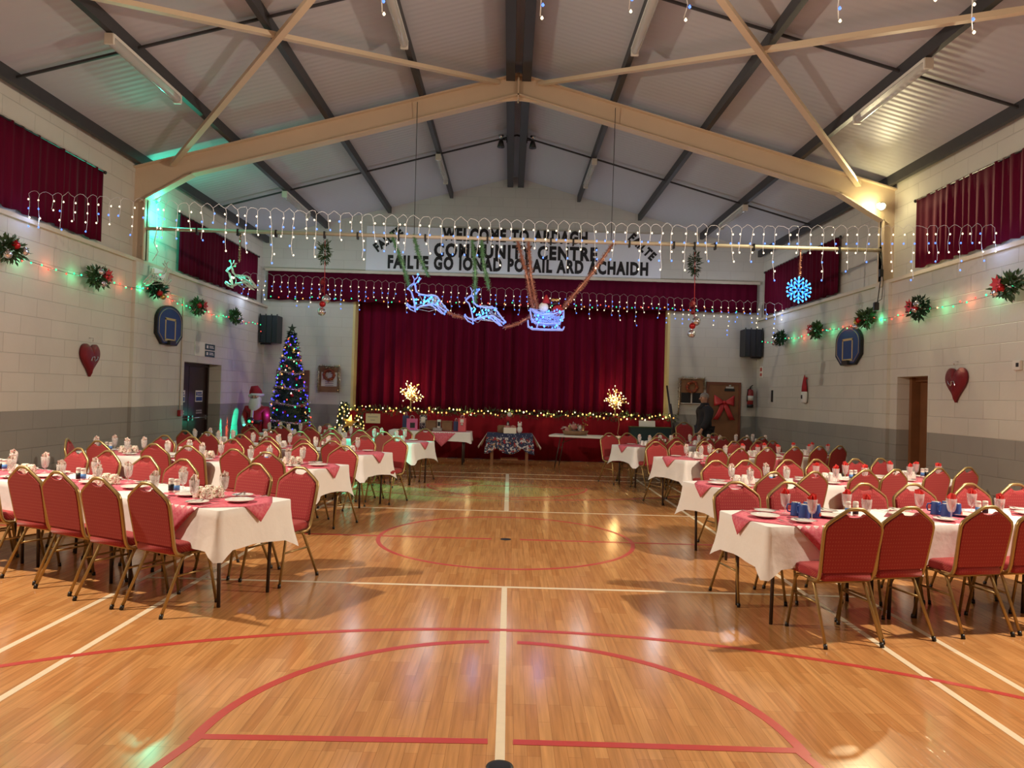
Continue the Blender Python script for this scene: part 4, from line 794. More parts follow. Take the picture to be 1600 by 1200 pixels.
# wire light figures
DEER = [(-.50, .42), (-.43, .50), (-.35, .56), (-.30, .50), (-.27, .36), (-.18, .28), (.02, .25), (.22, .26), (.32, .22), (.40, .10), (.52, -.04), (.60, -.14), (.55, -.17), (.44, -.10), (.30, .0), (.2, .02), (.02, -.02), (-.12, -.04), (-.24, -.12), (-.42, -.06), (-.50, .02), (-.52, -.02), (-.42, -.14), (-.28, -.2), (-.30, .0), (-.34, .16), (-.40, .34)]
HINDLEG = [(.30, .0), (.36, -.1), (.46, -.2), (.52, -.24), (.44, -.22), (.3, -.12), (.18, -.02)]
ANT = [[(-.34, .56), (-.33, .68), (-.38, .78)], [(-.33, .66), (-.25, .74), (-.24, .82)], [(-.32, .55), (-.22, .62), (-.14, .72)], [(-.22, .62), (-.20, .72)]]
def reindeer(label, loc, sc, flip, mt, bc, nb, seed, group, depth=.05):
    rn = random.Random(seed); t = thing('reindeer_light', label, 'light figure', loc, 0, group); f = -1 if flip else 1
    P = lambda p, y=0: (f * p[0] * sc, y, p[1] * sc)
    for y, nm in ((-depth, 'outline_tube'), (depth, 'outline_tube')):
        obj(nm, G().tube([P(p, y) for p in DEER], .011, 5, closed=True).tube([P(p, y) for p in HINDLEG], .011, 5), mt, t)
    for a in ANT: obj('antler_tube', G().tube([P(p) for p in a], .010, 5), mt, t)
    g = G()
    for k in range(26):
        a = rn.choice(DEER[5:20]); b = rn.choice(DEER[5:20]); g.tube([P(a, -depth), (f * (a[0] + b[0]) / 2 * sc + rn.uniform(-.05, .05), rn.uniform(-.08, .08), (a[1] + b[1]) / 2 * sc + rn.uniform(-.08, .05)), P(b, depth)], .0035, 4)
    obj('wire_mesh', g, 'wire', t, fix=False)
    pts = DEER + HINDLEG + [p for a in ANT for p in a]
    for k in range(nb):
        p = rn.choice(pts) if k % 2 else (rn.uniform(-.35, .35), rn.uniform(-.06, .22)); bulb(bc[k % len(bc)], t, (f * p[0] * sc, rn.uniform(-1, 1) * depth, p[1] * sc), .017)
    return t
reindeer('blue lit wire reindeer hung by green tinsel, further from the sleigh', (-1.46, 12.2, 3.10), .62, False, 'e_tube', ('cyan', 'blue', 'cyan', 'cyan'), 46, 5, 'lit reindeer under the bar')
reindeer('blue lit wire reindeer hung by green tinsel, next to the sleigh', (-.48, 12.2, 2.93), .62, False, 'e_tube', ('cyan', 'blue', 'cyan', 'blue'), 46, 6, 'lit reindeer under the bar')
reindeer('unlit pale reindeer outline hung by tinsel in front of the left window curtain', (-4.60, 12.2, 3.38), .46, False, 'gwire', ('warm', 'green'), 6, 7, 'pale reindeer outlines', .03)
reindeer('unlit pale reindeer outline hung beside the left frame column', (-5.95, 12.15, 3.38), .40, True, 'gwire', ('green', 'green'), 3, 8, 'pale reindeer outlines', .03)
tinsel('gold tinsel strand holding the pale reindeer by the left window', [(-4.62, 12.2, 4.25), (-4.62, 12.2, 3.74)], 'stinsel', .028, 24)
tag(obj('white_string', G().tube([(-6.02, 12.18, 4.25), (-6.05, 12.16, 4.0), (-5.97, 12.15, 3.85), (-6.06, 12.15, 3.7)], .006, 5), 'wire'), 'white string holding the pale reindeer outline by the left column', 'string')
# sleigh with rider
t = thing('sleigh_light', 'blue lit wire sleigh with a white bearded rider hung by copper tinsel', 'light figure', (.60, 12.2, 2.78))
sl = [(-.30, .30), (-.27, .12), (-.2, .06), (.0, .05), (.2, .06), (.27, .16), (.27, .28), (.1, .22), (-.1, .2), (-.22, .24)]
for y in (-.09, .09):
    obj('outline_tube', G().tube([(x, y, z) for x, z in sl], .012, 5, closed=True), 'e_tube', t)
    obj('runner_tube', G().tube([(-.33, y, .1), (-.32, y, .0), (-.25, y, -.04), (.0, y, -.045), (.27, y, -.04), (.28, y, .01)], .012, 5).tube([(-.18, y, -.04), (-.16, y, .06)], .01, 5).tube([(.18, y, -.04), (.17, y, .06)], .01, 5), 'e_tube', t)
g = G()
for k in range(50):
    a, b = rl.choice(sl), rl.choice(sl); g.tube([(a[0], -.09, a[1]), (rl.uniform(-.25, .25), rl.uniform(-.1, .1), rl.uniform(.0, .28)), (b[0], .09, b[1])], .004, 4)
obj('wire_mesh', g, 'e_tube', t, fix=False)
for k in range(40): bulb('cyan' if k % 3 else 'blue', t, (rl.uniform(-.3, .28), rl.choice((-.1, .1)), rl.uniform(-.04, .3)), .016)
rd = obj('rider', G().ball((-.07, 0, .33), .085, 12, 0, (1, .8, 1.05)).lathe([(.07, .0), (.05, .07), (.015, .14), (0, .15)], (-.03, 0, .40), 10, 1), ['fur', 'suit'], t)
obj('sack', G().ball((.17, 0, .28), .1, 10, 0, (1, .8, 1)), 'suit', t)
obj('dark_blade', G().prism([(-.02, .36), (.08, .40), (.19, .43), (.18, .405), (.08, .375)], -.02, .02, lambda a, b, q: (a, q, b)), 'black', t)
for x in (.06, .12): obj('gold_bow', G().ball((x + .03, -.02, .46), .032, 10, 0, (1.2, .6, .9)), 'goldball', t)
lamp('sleigh_glow', 'POINT', (.6, 11.95, 2.95), 2.0, (.15, .35, 1), .05); lamp('reindeer_glow', 'POINT', (-1.46, 11.95, 3.15), 2.0, (.12, .4, 1), .05); lamp('reindeer_glow', 'POINT', (-.48, 11.95, 2.95), 2.0, (.12, .4, 1), .05)
# snowflake
t = thing('snowflake_light', 'bright blue lit snowflake hung by copper tinsel near the right window curtain', 'light figure', (4.83, 12.2, 3.53))
for k in range(6):
    a = k * PI / 3 + PI / 2; d = lambda r, da=0: (r * math.cos(a + da), 0, r * math.sin(a + da)); g = G().tube([d(.02), d(.215)], .012, 5)
    for r0, r1, da in ((.08, .14, .5), (.13, .20, .36)):
        for s in (-1, 1): g.tube([d(r0), d(r1, s * da)], .010, 5)
    obj('snowflake_arm', g, 'e_flake', t)
    for r, da in ((.21, 0), (.14, 0), (.2, .36), (.2, -.36), (.14, .5), (.14, -.5), (.07, 0)): bulb('cyan', t, (d(r, da)[0], -.012, d(r, da)[2]), .017)
tinsel('copper tinsel strand holding the blue snowflake', [(4.85, 12.2, 4.25), (4.84, 12.2, 3.75)], 'ctinsel', .03, 25)
# hanging sprigs with ribbons and baubles
for x, zt, zb, lb in ((-3.19, 4.24, 2.93, 'hanging pine sprig with red ribbon and baubles on the left half of the bar'), (3.06, 4.22, 2.74, 'hanging pine sprig with red ribbon and baubles on the right half of the bar')):
    t = thing('hanging_sprig', lb, 'decoration', (x, 12.2, zt), 0, 'hanging sprigs'); h = zt - zb
    obj('sprig', blades(G(), (0, 0, -.30), 1, 260, 7 if x < 0 else 8, .085, .02, (.075, .07, .22)), 'pine' if x > 0 else 'leaf', t, fix=False)
    obj('ribbon', G().tube([(0, 0, -.1), (0.01, 0, -.5), (.02, 0, -h + .1)], .006, 5), 'bow', t)
    for dx, dz, m, r in ((-.02, -h + .5, 'glit', .055), (-.01, -h + .36, 'glit', .04), (.05, -h + .21, 'silver', .075), (-.01, -h + .13, 'redball', .055), (-.02, -h + .0, 'silver', .07)):
        obj('bauble', G().ball((dx, 0, dz), r, 14).lathe([(.014, r - .005), (.014, r + .012), (0, r + .012)], (dx, 0, dz), 8), m, t)
# ------------------------------------------------------------------ Christmas tree
TX, TY = -5.12, 16.9
t = thing('christmas_tree', 'tall Christmas tree covered in coloured lights beside the stage', 'christmas tree', (TX, TY, 0))
TR = lambda z: .50 * max(0.02, (2.95 - z) / 2.5) ** .85 + .02
g = G().lathe([(TR(.35) * .62, .35), (TR(1.2) * .66, 1.2), (TR(2.2) * .6, 2.2), (.01, 2.95)], n=14)
rt_ = random.Random(12)
for _ in range(3600):
    z = .35 + 2.6 * (1 - rt_.random() ** .6 if rt_.random() < .5 else rt_.random()); a = rt_.uniform(0, 2 * PI); r = TR(z) * rt_.uniform(.55, 1.0); d = Vector((math.cos(a), math.sin(a), rt_.uniform(-.35, .35))).normalized()
    p = Vector((r * math.cos(a), r * math.sin(a), z)); d = (d + Vector((rt_.uniform(-.4, .4), rt_.uniform(-.4, .4), rt_.uniform(-.3, .3)))).normalized(); w_ = d.orthogonal().normalized() * .013; w_.rotate(Matrix.Rotation(rt_.uniform(0, 6), 3, d)); L = rt_.uniform(.06, .12)
    g.add([p, p + d * L * .5 + w_, p + d * L, p + d * L * .5 - w_], [(0, 1, 2, 3)])
obj('tree_foliage', g, 'pine', t, fix=False)
obj('trunk', G().tube([(0, 0, 0.02), (0, 0, .5)], .035, 10), 'wood', t)
obj('tree_stand', G().lathe([(.2, 0), (.2, .05), (.14, .2), (.1, .2), (0, .18)], n=20), 'redball', t)
for k in range(100):
    z = .45 + 2.4 * (k / 100) ** 1.0; a = k * 2.4; r = TR(z) * 1.08 + .02; c = ('deep', 'green', 'deep', 'red', 'warm', 'deep', 'amber', 'deep', 'deep', 'green')[rt_.randrange(10)]
    bulb(c, t, (r * math.cos(a), r * math.sin(a), z), .018, 'tree_light')
bulb_mass(t, [(('deep', 'deep', 'green', 'deep', 'red', 'deep', 'warm')[k % 7], ((TR(z) * 1.05 + .02) * math.cos(k * 1.9 + .6), (TR(z) * 1.05 + .02) * math.sin(k * 1.9 + .6), z)) for k, z in ((k, .42 + 2.35 * k / 80) for k in range(80))], .016, 'tree_light')
for k in range(46):
    z = .5 + 2.2 * (k / 46); a = k * 2.4 + 1.1; r = TR(z) * 1.02 + .01; rr = rt_.uniform(.03, .045)
    obj('bauble', G().ball((r * math.cos(a), r * math.sin(a), z), rr, 10), ('redball', 'goldball', 'silver', 'redball')[k % 4], t)
for k, z0 in enumerate((.85, 1.25, 1.62, 1.98, 2.3, 2.6)):
    pts = [((TR(z0 - .05) * 1.05 + .02) * math.cos(a), (TR(z0) * 1.05 + .02) * math.sin(a), z0 + .05 * math.sin(a * 2) + .03 * math.cos(a)) for a in [i * 2 * PI / 20 for i in range(21)]]
    tinsel('', [Vector(p) for p in pts], 'stinsel', .045, 60 + k, 'tinsel_garland', None, t, 420)
g = G(); pts = [(math.sin(k * PI / 5) * (.11 if k % 2 == 0 else .042), math.cos(k * PI / 5) * (.11 if k % 2 == 0 else .042)) for k in range(10)]
g.prism(pts, -.012, .012, lambda a, b, q: (a, q, b + 3.02)); g.tube([(0, 0, 2.85), (0, 0, 2.98)], .01, 6); obj('star', g, 'dwood', t)
for z, a, e in ((1.0, -2.2, 3.0), (1.7, -1.0, 3.0), (2.3, -2.0, 2.0), (1.4, 2.4, 2.5)): lamp('tree_glow', 'POINT', (TX + .6 * math.cos(a), TY + .6 * math.sin(a), z), e, (.22, .12, 1.0) if e != 2.5 else (.5, .2, .9), .06)
# ------------------------------------------------------------------ stage edge: garland, twig trees, lit little trees
t = thing('stage_garland', 'green garland with golden lights along the edge of the stage', 'garland', (0, 17.93, 1.15))
g = G(); rg = random.Random(8)
for k in range(84): blades(g, (-4.08 + k * .0985, rg.uniform(-.02, .02), .03 * math.sin(k * .9)), .08, 16, 100 + k, .10, .022, (1, .7, .8))
obj('greenery', g, 'leaf', t, fix=False)
for k in range(95): bulb(('gold', 'warm', 'gold', 'gold', 'amber')[k % 5], t, (-4.06 + k * .0863 + rg.uniform(-.02, .02), -.09 + rg.uniform(-.02, .02), rg.uniform(-.07, .09)), rg.uniform(.014, .023))
for k in range(9): obj('bauble', G().ball((-3.7 + k * .92 + rg.uniform(-.2, .2), -.08, rg.uniform(-.05, .03)), .035, 8), 'redball', t)
for k in range(9): lamp('garland_glow', 'POINT', (-3.9 + k * .975, 17.85, 1.2), 0.9, (1.0, .72, .3), .03)
obj('hanging_lead', G().tube([(2.70, -.05, .0), (2.72, -.06, -.2), (2.69, -.05, -.42), (2.74, -.06, -.5)], .006, 5), 'yellow', t)
def twig_tree(label, x, seed):
    rn = random.Random(seed); t = thing('twig_light_tree', label, 'light tree', (x, 18.42, 1.11), 0, 'lit twig trees'); tips = []; segs = []
    obj('trunk', G().tube([(0, 0, .01), (.005, 0, .22), (-.005, 0, .42)], [.02, .014, .009], 8).lathe([(.07, 0), (.07, .015), (.0, .02)], n=14), 'yellow', t)
    g = G()
    for k in range(22):
        a = k * 2.4; el = rn.uniform(-.25, 1.25); d = Vector((.9 * math.cos(a) * math.cos(el), .7 * math.sin(a) * math.cos(el), 1.15 * math.sin(el))); b = Vector((0, 0, rn.uniform(.2, .42))); L = rn.uniform(.28, .46) * (1 if el > .1 else .8)
        m1 = b + d * L * .55 + Vector((0, 0, .02)); e = b + d * L + Vector((rn.uniform(-.04, .04), 0, rn.uniform(-.03, .05))); g.tube([b, m1, e], [.006, .005, .003], 5); tips += [e, b.lerp(m1, .9)]
        for q in range(2):
            f = m1 + Vector((rn.uniform(-.14, .14), rn.uniform(-.08, .08), rn.uniform(-.08, .13))); g.tube([m1, f], [.004, .003], 4); tips.append(f)
    obj('branches', g, 'yellow', t, fix=False)
    for k, p in enumerate(tips): bulb('warm' if k % 3 else 'gold', t, p + Vector((0, -.01, 0)), .0145, 'flower_light')
    lamp('twig_tree_glow', 'POINT', (x, 18.3, 1.68), 14, (1.0, .62, .22), .12)
    return t
twig_tree('lit white flowered twig tree on the left half of the stage edge', -2.51, 3)
twig_tree('lit white flowered twig tree on the right half of the stage edge', 2.69, 9)
def lit_tree(label, x, y, h, r, seed):
    rn = random.Random(seed); t = thing('lit_conifer', label, 'light tree', (x, y, 0), 0, 'small lit conifers'); g = G()
    for _ in range(int(700 * h)):
        z = .15 + (h - .15) * rn.random(); a = rn.uniform(0, 6.28); q = r * (1 - z / h) + .02; d = Vector((math.cos(a), math.sin(a), rn.uniform(-.2, .5))).normalized(); w_ = d.orthogonal().normalized() * .012; p = d * q * rn.uniform(.3, 1); p.z = z
        g.add([p, p + d * .05 + w_, p + d * .1, p + d * .05 - w_], [(0, 1, 2, 3)])
    obj('tree_foliage', g, 'pine', t, fix=False); obj('trunk', G().tube([(0, 0, .03), (0, 0, h)], [.02, .006], 8).lathe([(.12, 0), (.12, .02), (.05, .08), (0, .08)], n=14), 'wood', t)
    for k in range(int(42 * h)):
        z = .2 + (h - .2) * k / int(42 * h); a = k * 2.4; q = r * (1 - z / h) + .07; bulb('gold' if k % 3 else 'warm', t, (q * math.cos(a), q * math.sin(a), z), .019, 'tree_light')
    return t
lit_tree('taller small conifer with golden lights at the left end of the stage', -4.02, 17.62, 1.32, .26, 3)
lit_tree('shorter small conifer with golden lights at the left end of the stage', -3.62, 17.5, 1.02, .22, 4)
t = thing('gold_star', 'shiny gold star standing between the two small lit conifers', 'star', (-3.82, 17.4, 0.0))
obj('star_plate', G().prism([(math.sin(k * PI / 5 + .2) * (.2 if k % 2 == 0 else .075), .84 + math.cos(k * PI / 5 + .2) * (.2 if k % 2 == 0 else .075)) for k in range(10)], -.015, .015, lambda a, b, q: (a, q, b)), 'goldball', t)
obj('star_stake', G().tube([(0, 0, 0), (0, 0, .7)], .01, 6).lathe([(.08, 0), (.08, .012), (0, .014)], n=12), 'goldball', t)
lamp('conifer_glow', 'POINT', (-3.85, 17.25, .95), 3.5, (1.0, .75, .25), .08)
# ------------------------------------------------------------------ party light and its coloured beams
t = thing('party_light', 'small party light throwing green and red beams beside the red suited figure', 'party light', (-5.70, 16.0, 0))
obj('stand', G().tube([(0, 0, .02), (0, 0, .82)], .014, 8).lathe([(.16, 0), (.16, .015), (.02, .03)], n=14), 'black', t)
obj('lamp_head', G().lathe([(0, .80), (.07, .82), (.08, .88), (.05, .95), (0, .96)], n=14), 'black', t)
obj('lamp_glass', G().ball((0, -.07, .87), .032, 10), 'e_green', t)
obj('red_lamp_glass', G().ball((.06, -.05, .86), .022, 8), 'e_red', t)
GRN = (.02, 1.0, .55)
for y, c, e, sx in ((15.86, GRN, 14, .13), (16.22, (1.0, .08, .04), 12, .11), (16.72, GRN, 40, .22)):
    o = lamp('party_beam', 'SPOT', (-5.80, 16.0, .93), e * 3, c, .01, (-6.3, y, .35), 95, .12); o.scale = (sx, 1, 1)
lamp('party_beam', 'SPOT', (-5.80, 15.9, .90), 5, GRN, .015, (-6.3, 14.6, 0.7), 70, .4)
# ------------------------------------------------------------------ figures
def skin_body(name, verts, edges, radii, m, parent, root=0, sub=2):
    me = bpy.data.meshes.new(name); me.from_pydata(verts, edges, []); o = bpy.data.objects.new(name, me); COL.objects.link(o)
    sk = o.modifiers.new('skin', 'SKIN'); sk.use_smooth_shade = True
    for i, r in enumerate(radii): me.skin_vertices[0].data[i].radius = (r, r) if not isinstance(r, tuple) else r
    for i in range(len(verts)): me.skin_vertices[0].data[i].use_root = (i == root)
    ss = o.modifiers.new('sub', 'SUBSURF'); ss.levels = sub; ss.render_levels = sub
    bpy.context.view_layer.update(); new = bpy.data.meshes.new_from_object(o.evaluated_get(bpy.context.evaluated_depsgraph_get()))
    bpy.data.objects.remove(o); bpy.data.meshes.remove(me); new.name = name; new.materials.clear(); new.materials.append(MT[m])
    return place(name, new, parent)
def person(label, loc, rz):
    # walking person, facing local -x, 1.78 m tall
    t = thing('person', label, 'person', loc, rz)
    V = [(0, 0, .95), (0, 0, 1.12), (0, 0, 1.32), (0, 0, 1.45), (-.02, 0, 1.53), (-.035, 0, 1.60), (-.045, 0, 1.68), (-.03, 0, 1.75),
         (0, .17, 1.42), (.06, .24, 1.15), (-.02, .25, .92), (-.05, .25, .84), (0, -.17, 1.42), (-.09, -.24, 1.16), (-.24, -.24, .96), (-.29, -.24, .89),
         (0, .09, .90), (.02, .095, .50), (.16, .1, .12), (.07, .1, .035), (0, -.09, .90), (-.14, -.095, .50), (-.20, -.1, .09), (-.33, -.1, .03)]
    Ed = [(0, 1), (1, 2), (2, 3), (3, 4), (4, 5), (5, 6), (6, 7), (3, 8), (8, 9), (9, 10), (10, 11), (3, 12), (12, 13), (13, 14), (14, 15), (0, 16), (16, 17), (17, 18), (18, 19), (0, 20), (20, 21), (21, 22), (22, 23)]
    Rd = [.13, .13, .14, .11, .055, .075, .098, .07, .05, .036, .03, .034, .05, .036, .03, .034, .08, .058, .042, .04, .08, .058, .042, .04]
    b0 = len(V)
    for w_, sy in ((11, 1), (15, -1)):
        base = Vector(V[w_])
        for k, (dx, ln) in enumerate(((-.028, .075), (-.01, .085), (.009, .08), (.026, .065))):
            p = base + Vector((dx, 0, -.03)); V.append(tuple(p)); V.append(tuple(p + Vector((-.008, 0, -ln * .55)))); V.append(tuple(p + Vector((-.024, 0, -ln)))); i = len(V)
            Ed += [(w_, i - 3), (i - 3, i - 2), (i - 2, i - 1)]; Rd += [.012, .010, .008]
        V.append(tuple(base + Vector((-.04, -.012 * sy, -.01)))); V.append(tuple(base + Vector((-.062, -.016 * sy, -.05)))); i = len(V); Ed += [(w_, i - 2), (i - 2, i - 1)]; Rd += [.012, .009]
    body = skin_body('body', V, Ed, Rd, 'skin', t)
    fa = obj('face', G().ball((-.145, 0, 1.645), .019, 8, 0, (1.3, .8, 1.1)).ball((-.03, .096, 1.65), .024, 8, 0, (.8, .4, 1.3)).ball((-.03, -.096, 1.65), .024, 8, 0, (.8, .4, 1.3)).ball((-.128, .035, 1.675), .010, 8, 1).ball((-.128, -.035, 1.675), .010, 8, 1).box((-.139, -.024, 1.598), (-.128, .024, 1.606), 2), ['skin', 'letter', 'frameW'], t)
    obj('hair', G().ball((-.018, 0, 1.705), .103, 14, 0, (1.03, .98, .86)), 'hair', t)
    skin_body('coat', V[0:4] + [V[8], V[9], V[10], V[12], V[13], V[14], (0, 0, .80)], [(0, 1), (1, 2), (2, 3), (3, 4), (4, 5), (5, 6), (3, 7), (7, 8), (8, 9), (0, 10)], [.17, .165, .175, .15, .125, .092, .07, .125, .092, .07, .165], 'coat', t)
    obj('collar', G().lathe([(.14, 1.43), (.11, 1.50), (.085, 1.56), (.078, 1.56), (.09, 1.48)], (-.005, 0, 0), 14), 'coat', t)
    skin_body('trousers', [(0, 0, .92)] + V[16:19] + V[20:23], [(0, 1), (1, 2), (2, 3), (0, 4), (4, 5), (5, 6)], [.155, .105, .08, .062, .105, .08, .062], 'trouser', t)
    for p in (V[19], V[23]): obj('shoe', G().ball((p[0] - .02, p[1], .045), .07, 10, 0, (1.7, .7, .62)), 'black', t)
    return t
person('grey haired person in a dark coat walking past the brown door', (4.46, 16.5, 0.0), .35)
# life size red suited figure beside the tree
t = thing('standing_figure', 'life size red suited figure with white beard beside the Christmas tree', 'festive figure', (-5.76, 16.55, 0), -.15)
V = [(0, 0, .80), (0, 0, 1.02), (0, 0, 1.15), (0, 0, 1.26), (0, 0, 1.38), (0, 0, 1.46), (.21, 0, 1.12), (.28, -.04, .84), (.27, -.10, .66), (-.21, 0, 1.12), (-.28, -.04, .86), (-.16, -.20, .76), (.10, 0, .70), (.11, 0, .36), (.11, -.02, .06), (-.10, 0, .70), (-.11, 0, .36), (-.11, -.02, .06)]
Ed = [(0, 1), (1, 2), (2, 3), (3, 4), (4, 5), (2, 6), (6, 7), (7, 8), (2, 9), (9, 10), (10, 11), (0, 12), (12, 13), (13, 14), (0, 15), (15, 16), (16, 17)]
skin_body('body', V, Ed, [.15, .15, .12, .06, .10, .08, .06, .05, .045, .06, .05, .045, .08, .065, .06, .08, .065, .06], 'skin', t)
skin_body('red_jacket', V[0:3] + [V[6], V[7], V[8], V[9], V[10], V[11], (0, 0, .56)], [(0, 1), (1, 2), (2, 3), (3, 4), (4, 5), (2, 6), (6, 7), (7, 8), (0, 9)], [.20, .20, .15, .11, .09, .07, .11, .09, .07, .235], 'suit', t)
skin_body('red_trousers', [(0, 0, .72)] + V[12:15] + V[15:18], [(0, 1), (1, 2), (2, 3), (0, 4), (4, 5), (5, 6)], [.17, .12, .10, .085, .12, .10, .085], 'suit', t)
obj('front_trim', G().beam((0, -.205, 1.10), (0, -.245, .50), .05, .025), 'fur', t)
obj('belt', G().lathe([(.222, .80), (.225, .82), (.225, .86), (.222, .88)], n=24), 'black', t); obj('buckle', G().box((-.045, -.26, .80), (.045, -.225, .88)), 'goldball', t)
obj('beard', G().ball((0, -.10, 1.22), .155, 16, 0, (.95, .55, 1.25)).ball((0, -.05, 1.34), .125, 12, 0, (1.1, .8, .8)), 'fur', t)
obj('face', G().ball((0, -.09, 1.40), .085, 14, 0, (1.0, .7, .7)).ball((0, -.155, 1.39), .022, 8).ball((.035, -.147, 1.42), .011, 6, 1).ball((-.035, -.147, 1.42), .011, 6, 1).box((-.07, -.16, 1.372), (.07, -.14, 1.385), 1), ['skin', 'letter'], t)
h = obj('red_hat', G().tube([(0, .0, 1.44), (-.015, 0, 1.52), (-.05, .0, 1.60), (-.11, 0, 1.60), (-.15, 0, 1.52), (-.165, 0, 1.45)], [.125, .11, .08, .055, .04, .025], 12), 'suit', t)
obj('hat_trim', G().tube([(.13 * math.cos(k * PI / 10), .115 * math.sin(k * PI / 10), 1.45) for k in range(20)], .032, 8, closed=True), 'fur', h); obj('hat_bobble', G().ball((-.17, 0, 1.42), .048, 10), 'fur', h)
for p in (V[8], V[11]): obj('cuff', G().ball(p, .062, 10, 0, (1, 1, .6)), 'fur', t)
for x in (.11, -.11): obj('boot', G().tube([(x, 0, .32), (x, 0, .08)], .085, 10).ball((x, -.05, .06), .075, 10, 0, (.95, 1.6, .75)), 'black', t)
# ------------------------------------------------------------------ things on the walls
def on_wall(s):   # maps (a along the hall, b out of the wall, z) on to a side wall
    return lambda a, z, d: (s * (HW - d), a, z)
def heart(label, s, y, z, m='glit'):
    t = thing('glitter_heart', label, 'wall decoration', (s * (HW - .05), y, z), 0, 'glitter hearts'); pts = []
    for k in range(40):
        a = 2 * PI * k / 40; pts.append((16 * math.sin(a) ** 3 / 16 * .235, (13 * math.cos(a) - 5 * math.cos(2 * a) - 2 * math.cos(3 * a) - math.cos(4 * a)) / 16 * .27))
    g = G(); k = len(pts); rings = [(1.0, -.04), (1.0, .0), (.8, .03), (.4, .045)]
    vs = [(-s * d, p[0] * f, p[1] * f + .0) for f, d in rings for p in pts]; fs = [(i * k + j, i * k + (j + 1) % k, (i + 1) * k + (j + 1) % k, (i + 1) * k + j) for i in range(3) for j in range(k)] + [tuple(range(k)), tuple(range(3 * k, 4 * k))]
    g.add(vs, fs, 0, True); obj('heart_body', g, m, t)
    obj('silver_swirl', G().tube([(-s * .055, .08 - .025 * i + .02 * math.sin(i * 2), -.02 + .035 * math.cos(i * 1.4)) for i in range(8)], .008, 5), 'silver', t)
    obj('hook', G().tube([(s * .04, 0, .29), (-s * .02, 0, .29), (-s * .02, 0, .24)], .005, 5), 'steel', t)
heart('red glitter heart with a silver swirl on the left wall', -1, 10.8, 2.0); heart('red glitter heart with a silver swirl on the right wall past the side door', 1, 10.15, 1.98)
def backboard(label, s, y, z):
    t = thing('basketball_backboard', label, 'backboard', (s * (HW - .06), y, z), 0, 'small basketball backboards')
    ol = [(-.28, -.35), (.28, -.35), (.50, -.17), (.50, .08)] + [(.50 * math.cos(a), .08 + .29 * math.sin(a)) for a in [PI * k / 14 for k in range(1, 14)]] + [(-.50, .08), (-.50, -.17)]
    fr = lambda a, b, q: (-s * q, a, b)
    obj('board', G().prism(ol, -.05, .0, fr), 'letter', t); obj('blue_face', G().prism([(x * .93, y_ * .92) for x, y_ in ol], .0, .003, fr), 'bluepaint', t)
    g = G()
    P = [(x * .87, y_ * .85) for x, y_ in ol]
    for a, b in zip(P, P[1:] + P[:1]): g.beam((-s * .004, *a), (-s * .004, *b), .016, .003) if abs(a[0] - b[0]) + abs(a[1] - b[1]) > 0 else None
    for a, b in (((-.19, -.26), (-.19, .13)), ((.19, -.26), (.19, .13)), ((-.21, .12), (.21, .12)), ((-.21, -.26), (.21, -.26))): g.add([(-s * .005, a[0] - (.02 if a[0] == b[0] else 0), a[1] - (.02 if a[1] == b[1] else 0)), (-s * .005, b[0] - (.02 if a[0] == b[0] else 0), b[1] + (-.02 if a[1] == b[1] else 0)), (-s * .005, b[0] + (.02 if a[0] == b[0] else 0), b[1] + (.02 if a[1] == b[1] else 0)), (-s * .005, a[0] + (.02 if a[0] == b[0] else 0), a[1] + (.02 if a[1] == b[1] else 0))], [(0, 1, 2, 3)])
    obj('painted_lines', g, 'yellow', t, fix=False); obj('folded_hoop_bracket', G().box((min(-s * .0, -s * .06), -.11, -.35), (max(-s * .0, -s * .06), .11, -.27)), 'black', t)
    for q in (-.2, .2): obj('wall_spacer', G().box((min(s * .0, s * .06), q - .02, -.1), (max(s * .0, s * .06), q + .02, .1)), 'black', t)
backboard('blue basketball backboard on the left wall near the double doors', -1, 13.25, 2.70); backboard('blue basketball backboard on the right wall', 1, 13.4, 2.70)
for s, lb in ((-1, 'black slatted loudspeaker in the left corner by the stage'), (1, 'black slatted loudspeaker in the right corner by the stage')):
    t = thing('wall_loudspeaker', lb, 'loudspeaker', (s * 6.04, 18.2, 0), 0, 'corner loudspeakers')
    obj('case', G().box((-.22, -.2, 2.74), (.22, .2, 3.42)), 'speaker', t, .01)
    for q in (-.21, -.07, .07, .21): obj('rib', G().box((q - .012, -.225, 2.73), (q + .012, -.2, 3.45)), 'black', t)
    obj('wall_bracket', G().box((min(0, s * .25), -.03, 2.70), (max(0, s * .25), .03, 2.74)).box((-.03, .2, 3.0), (.03, .29, 3.1)), 'black', t)
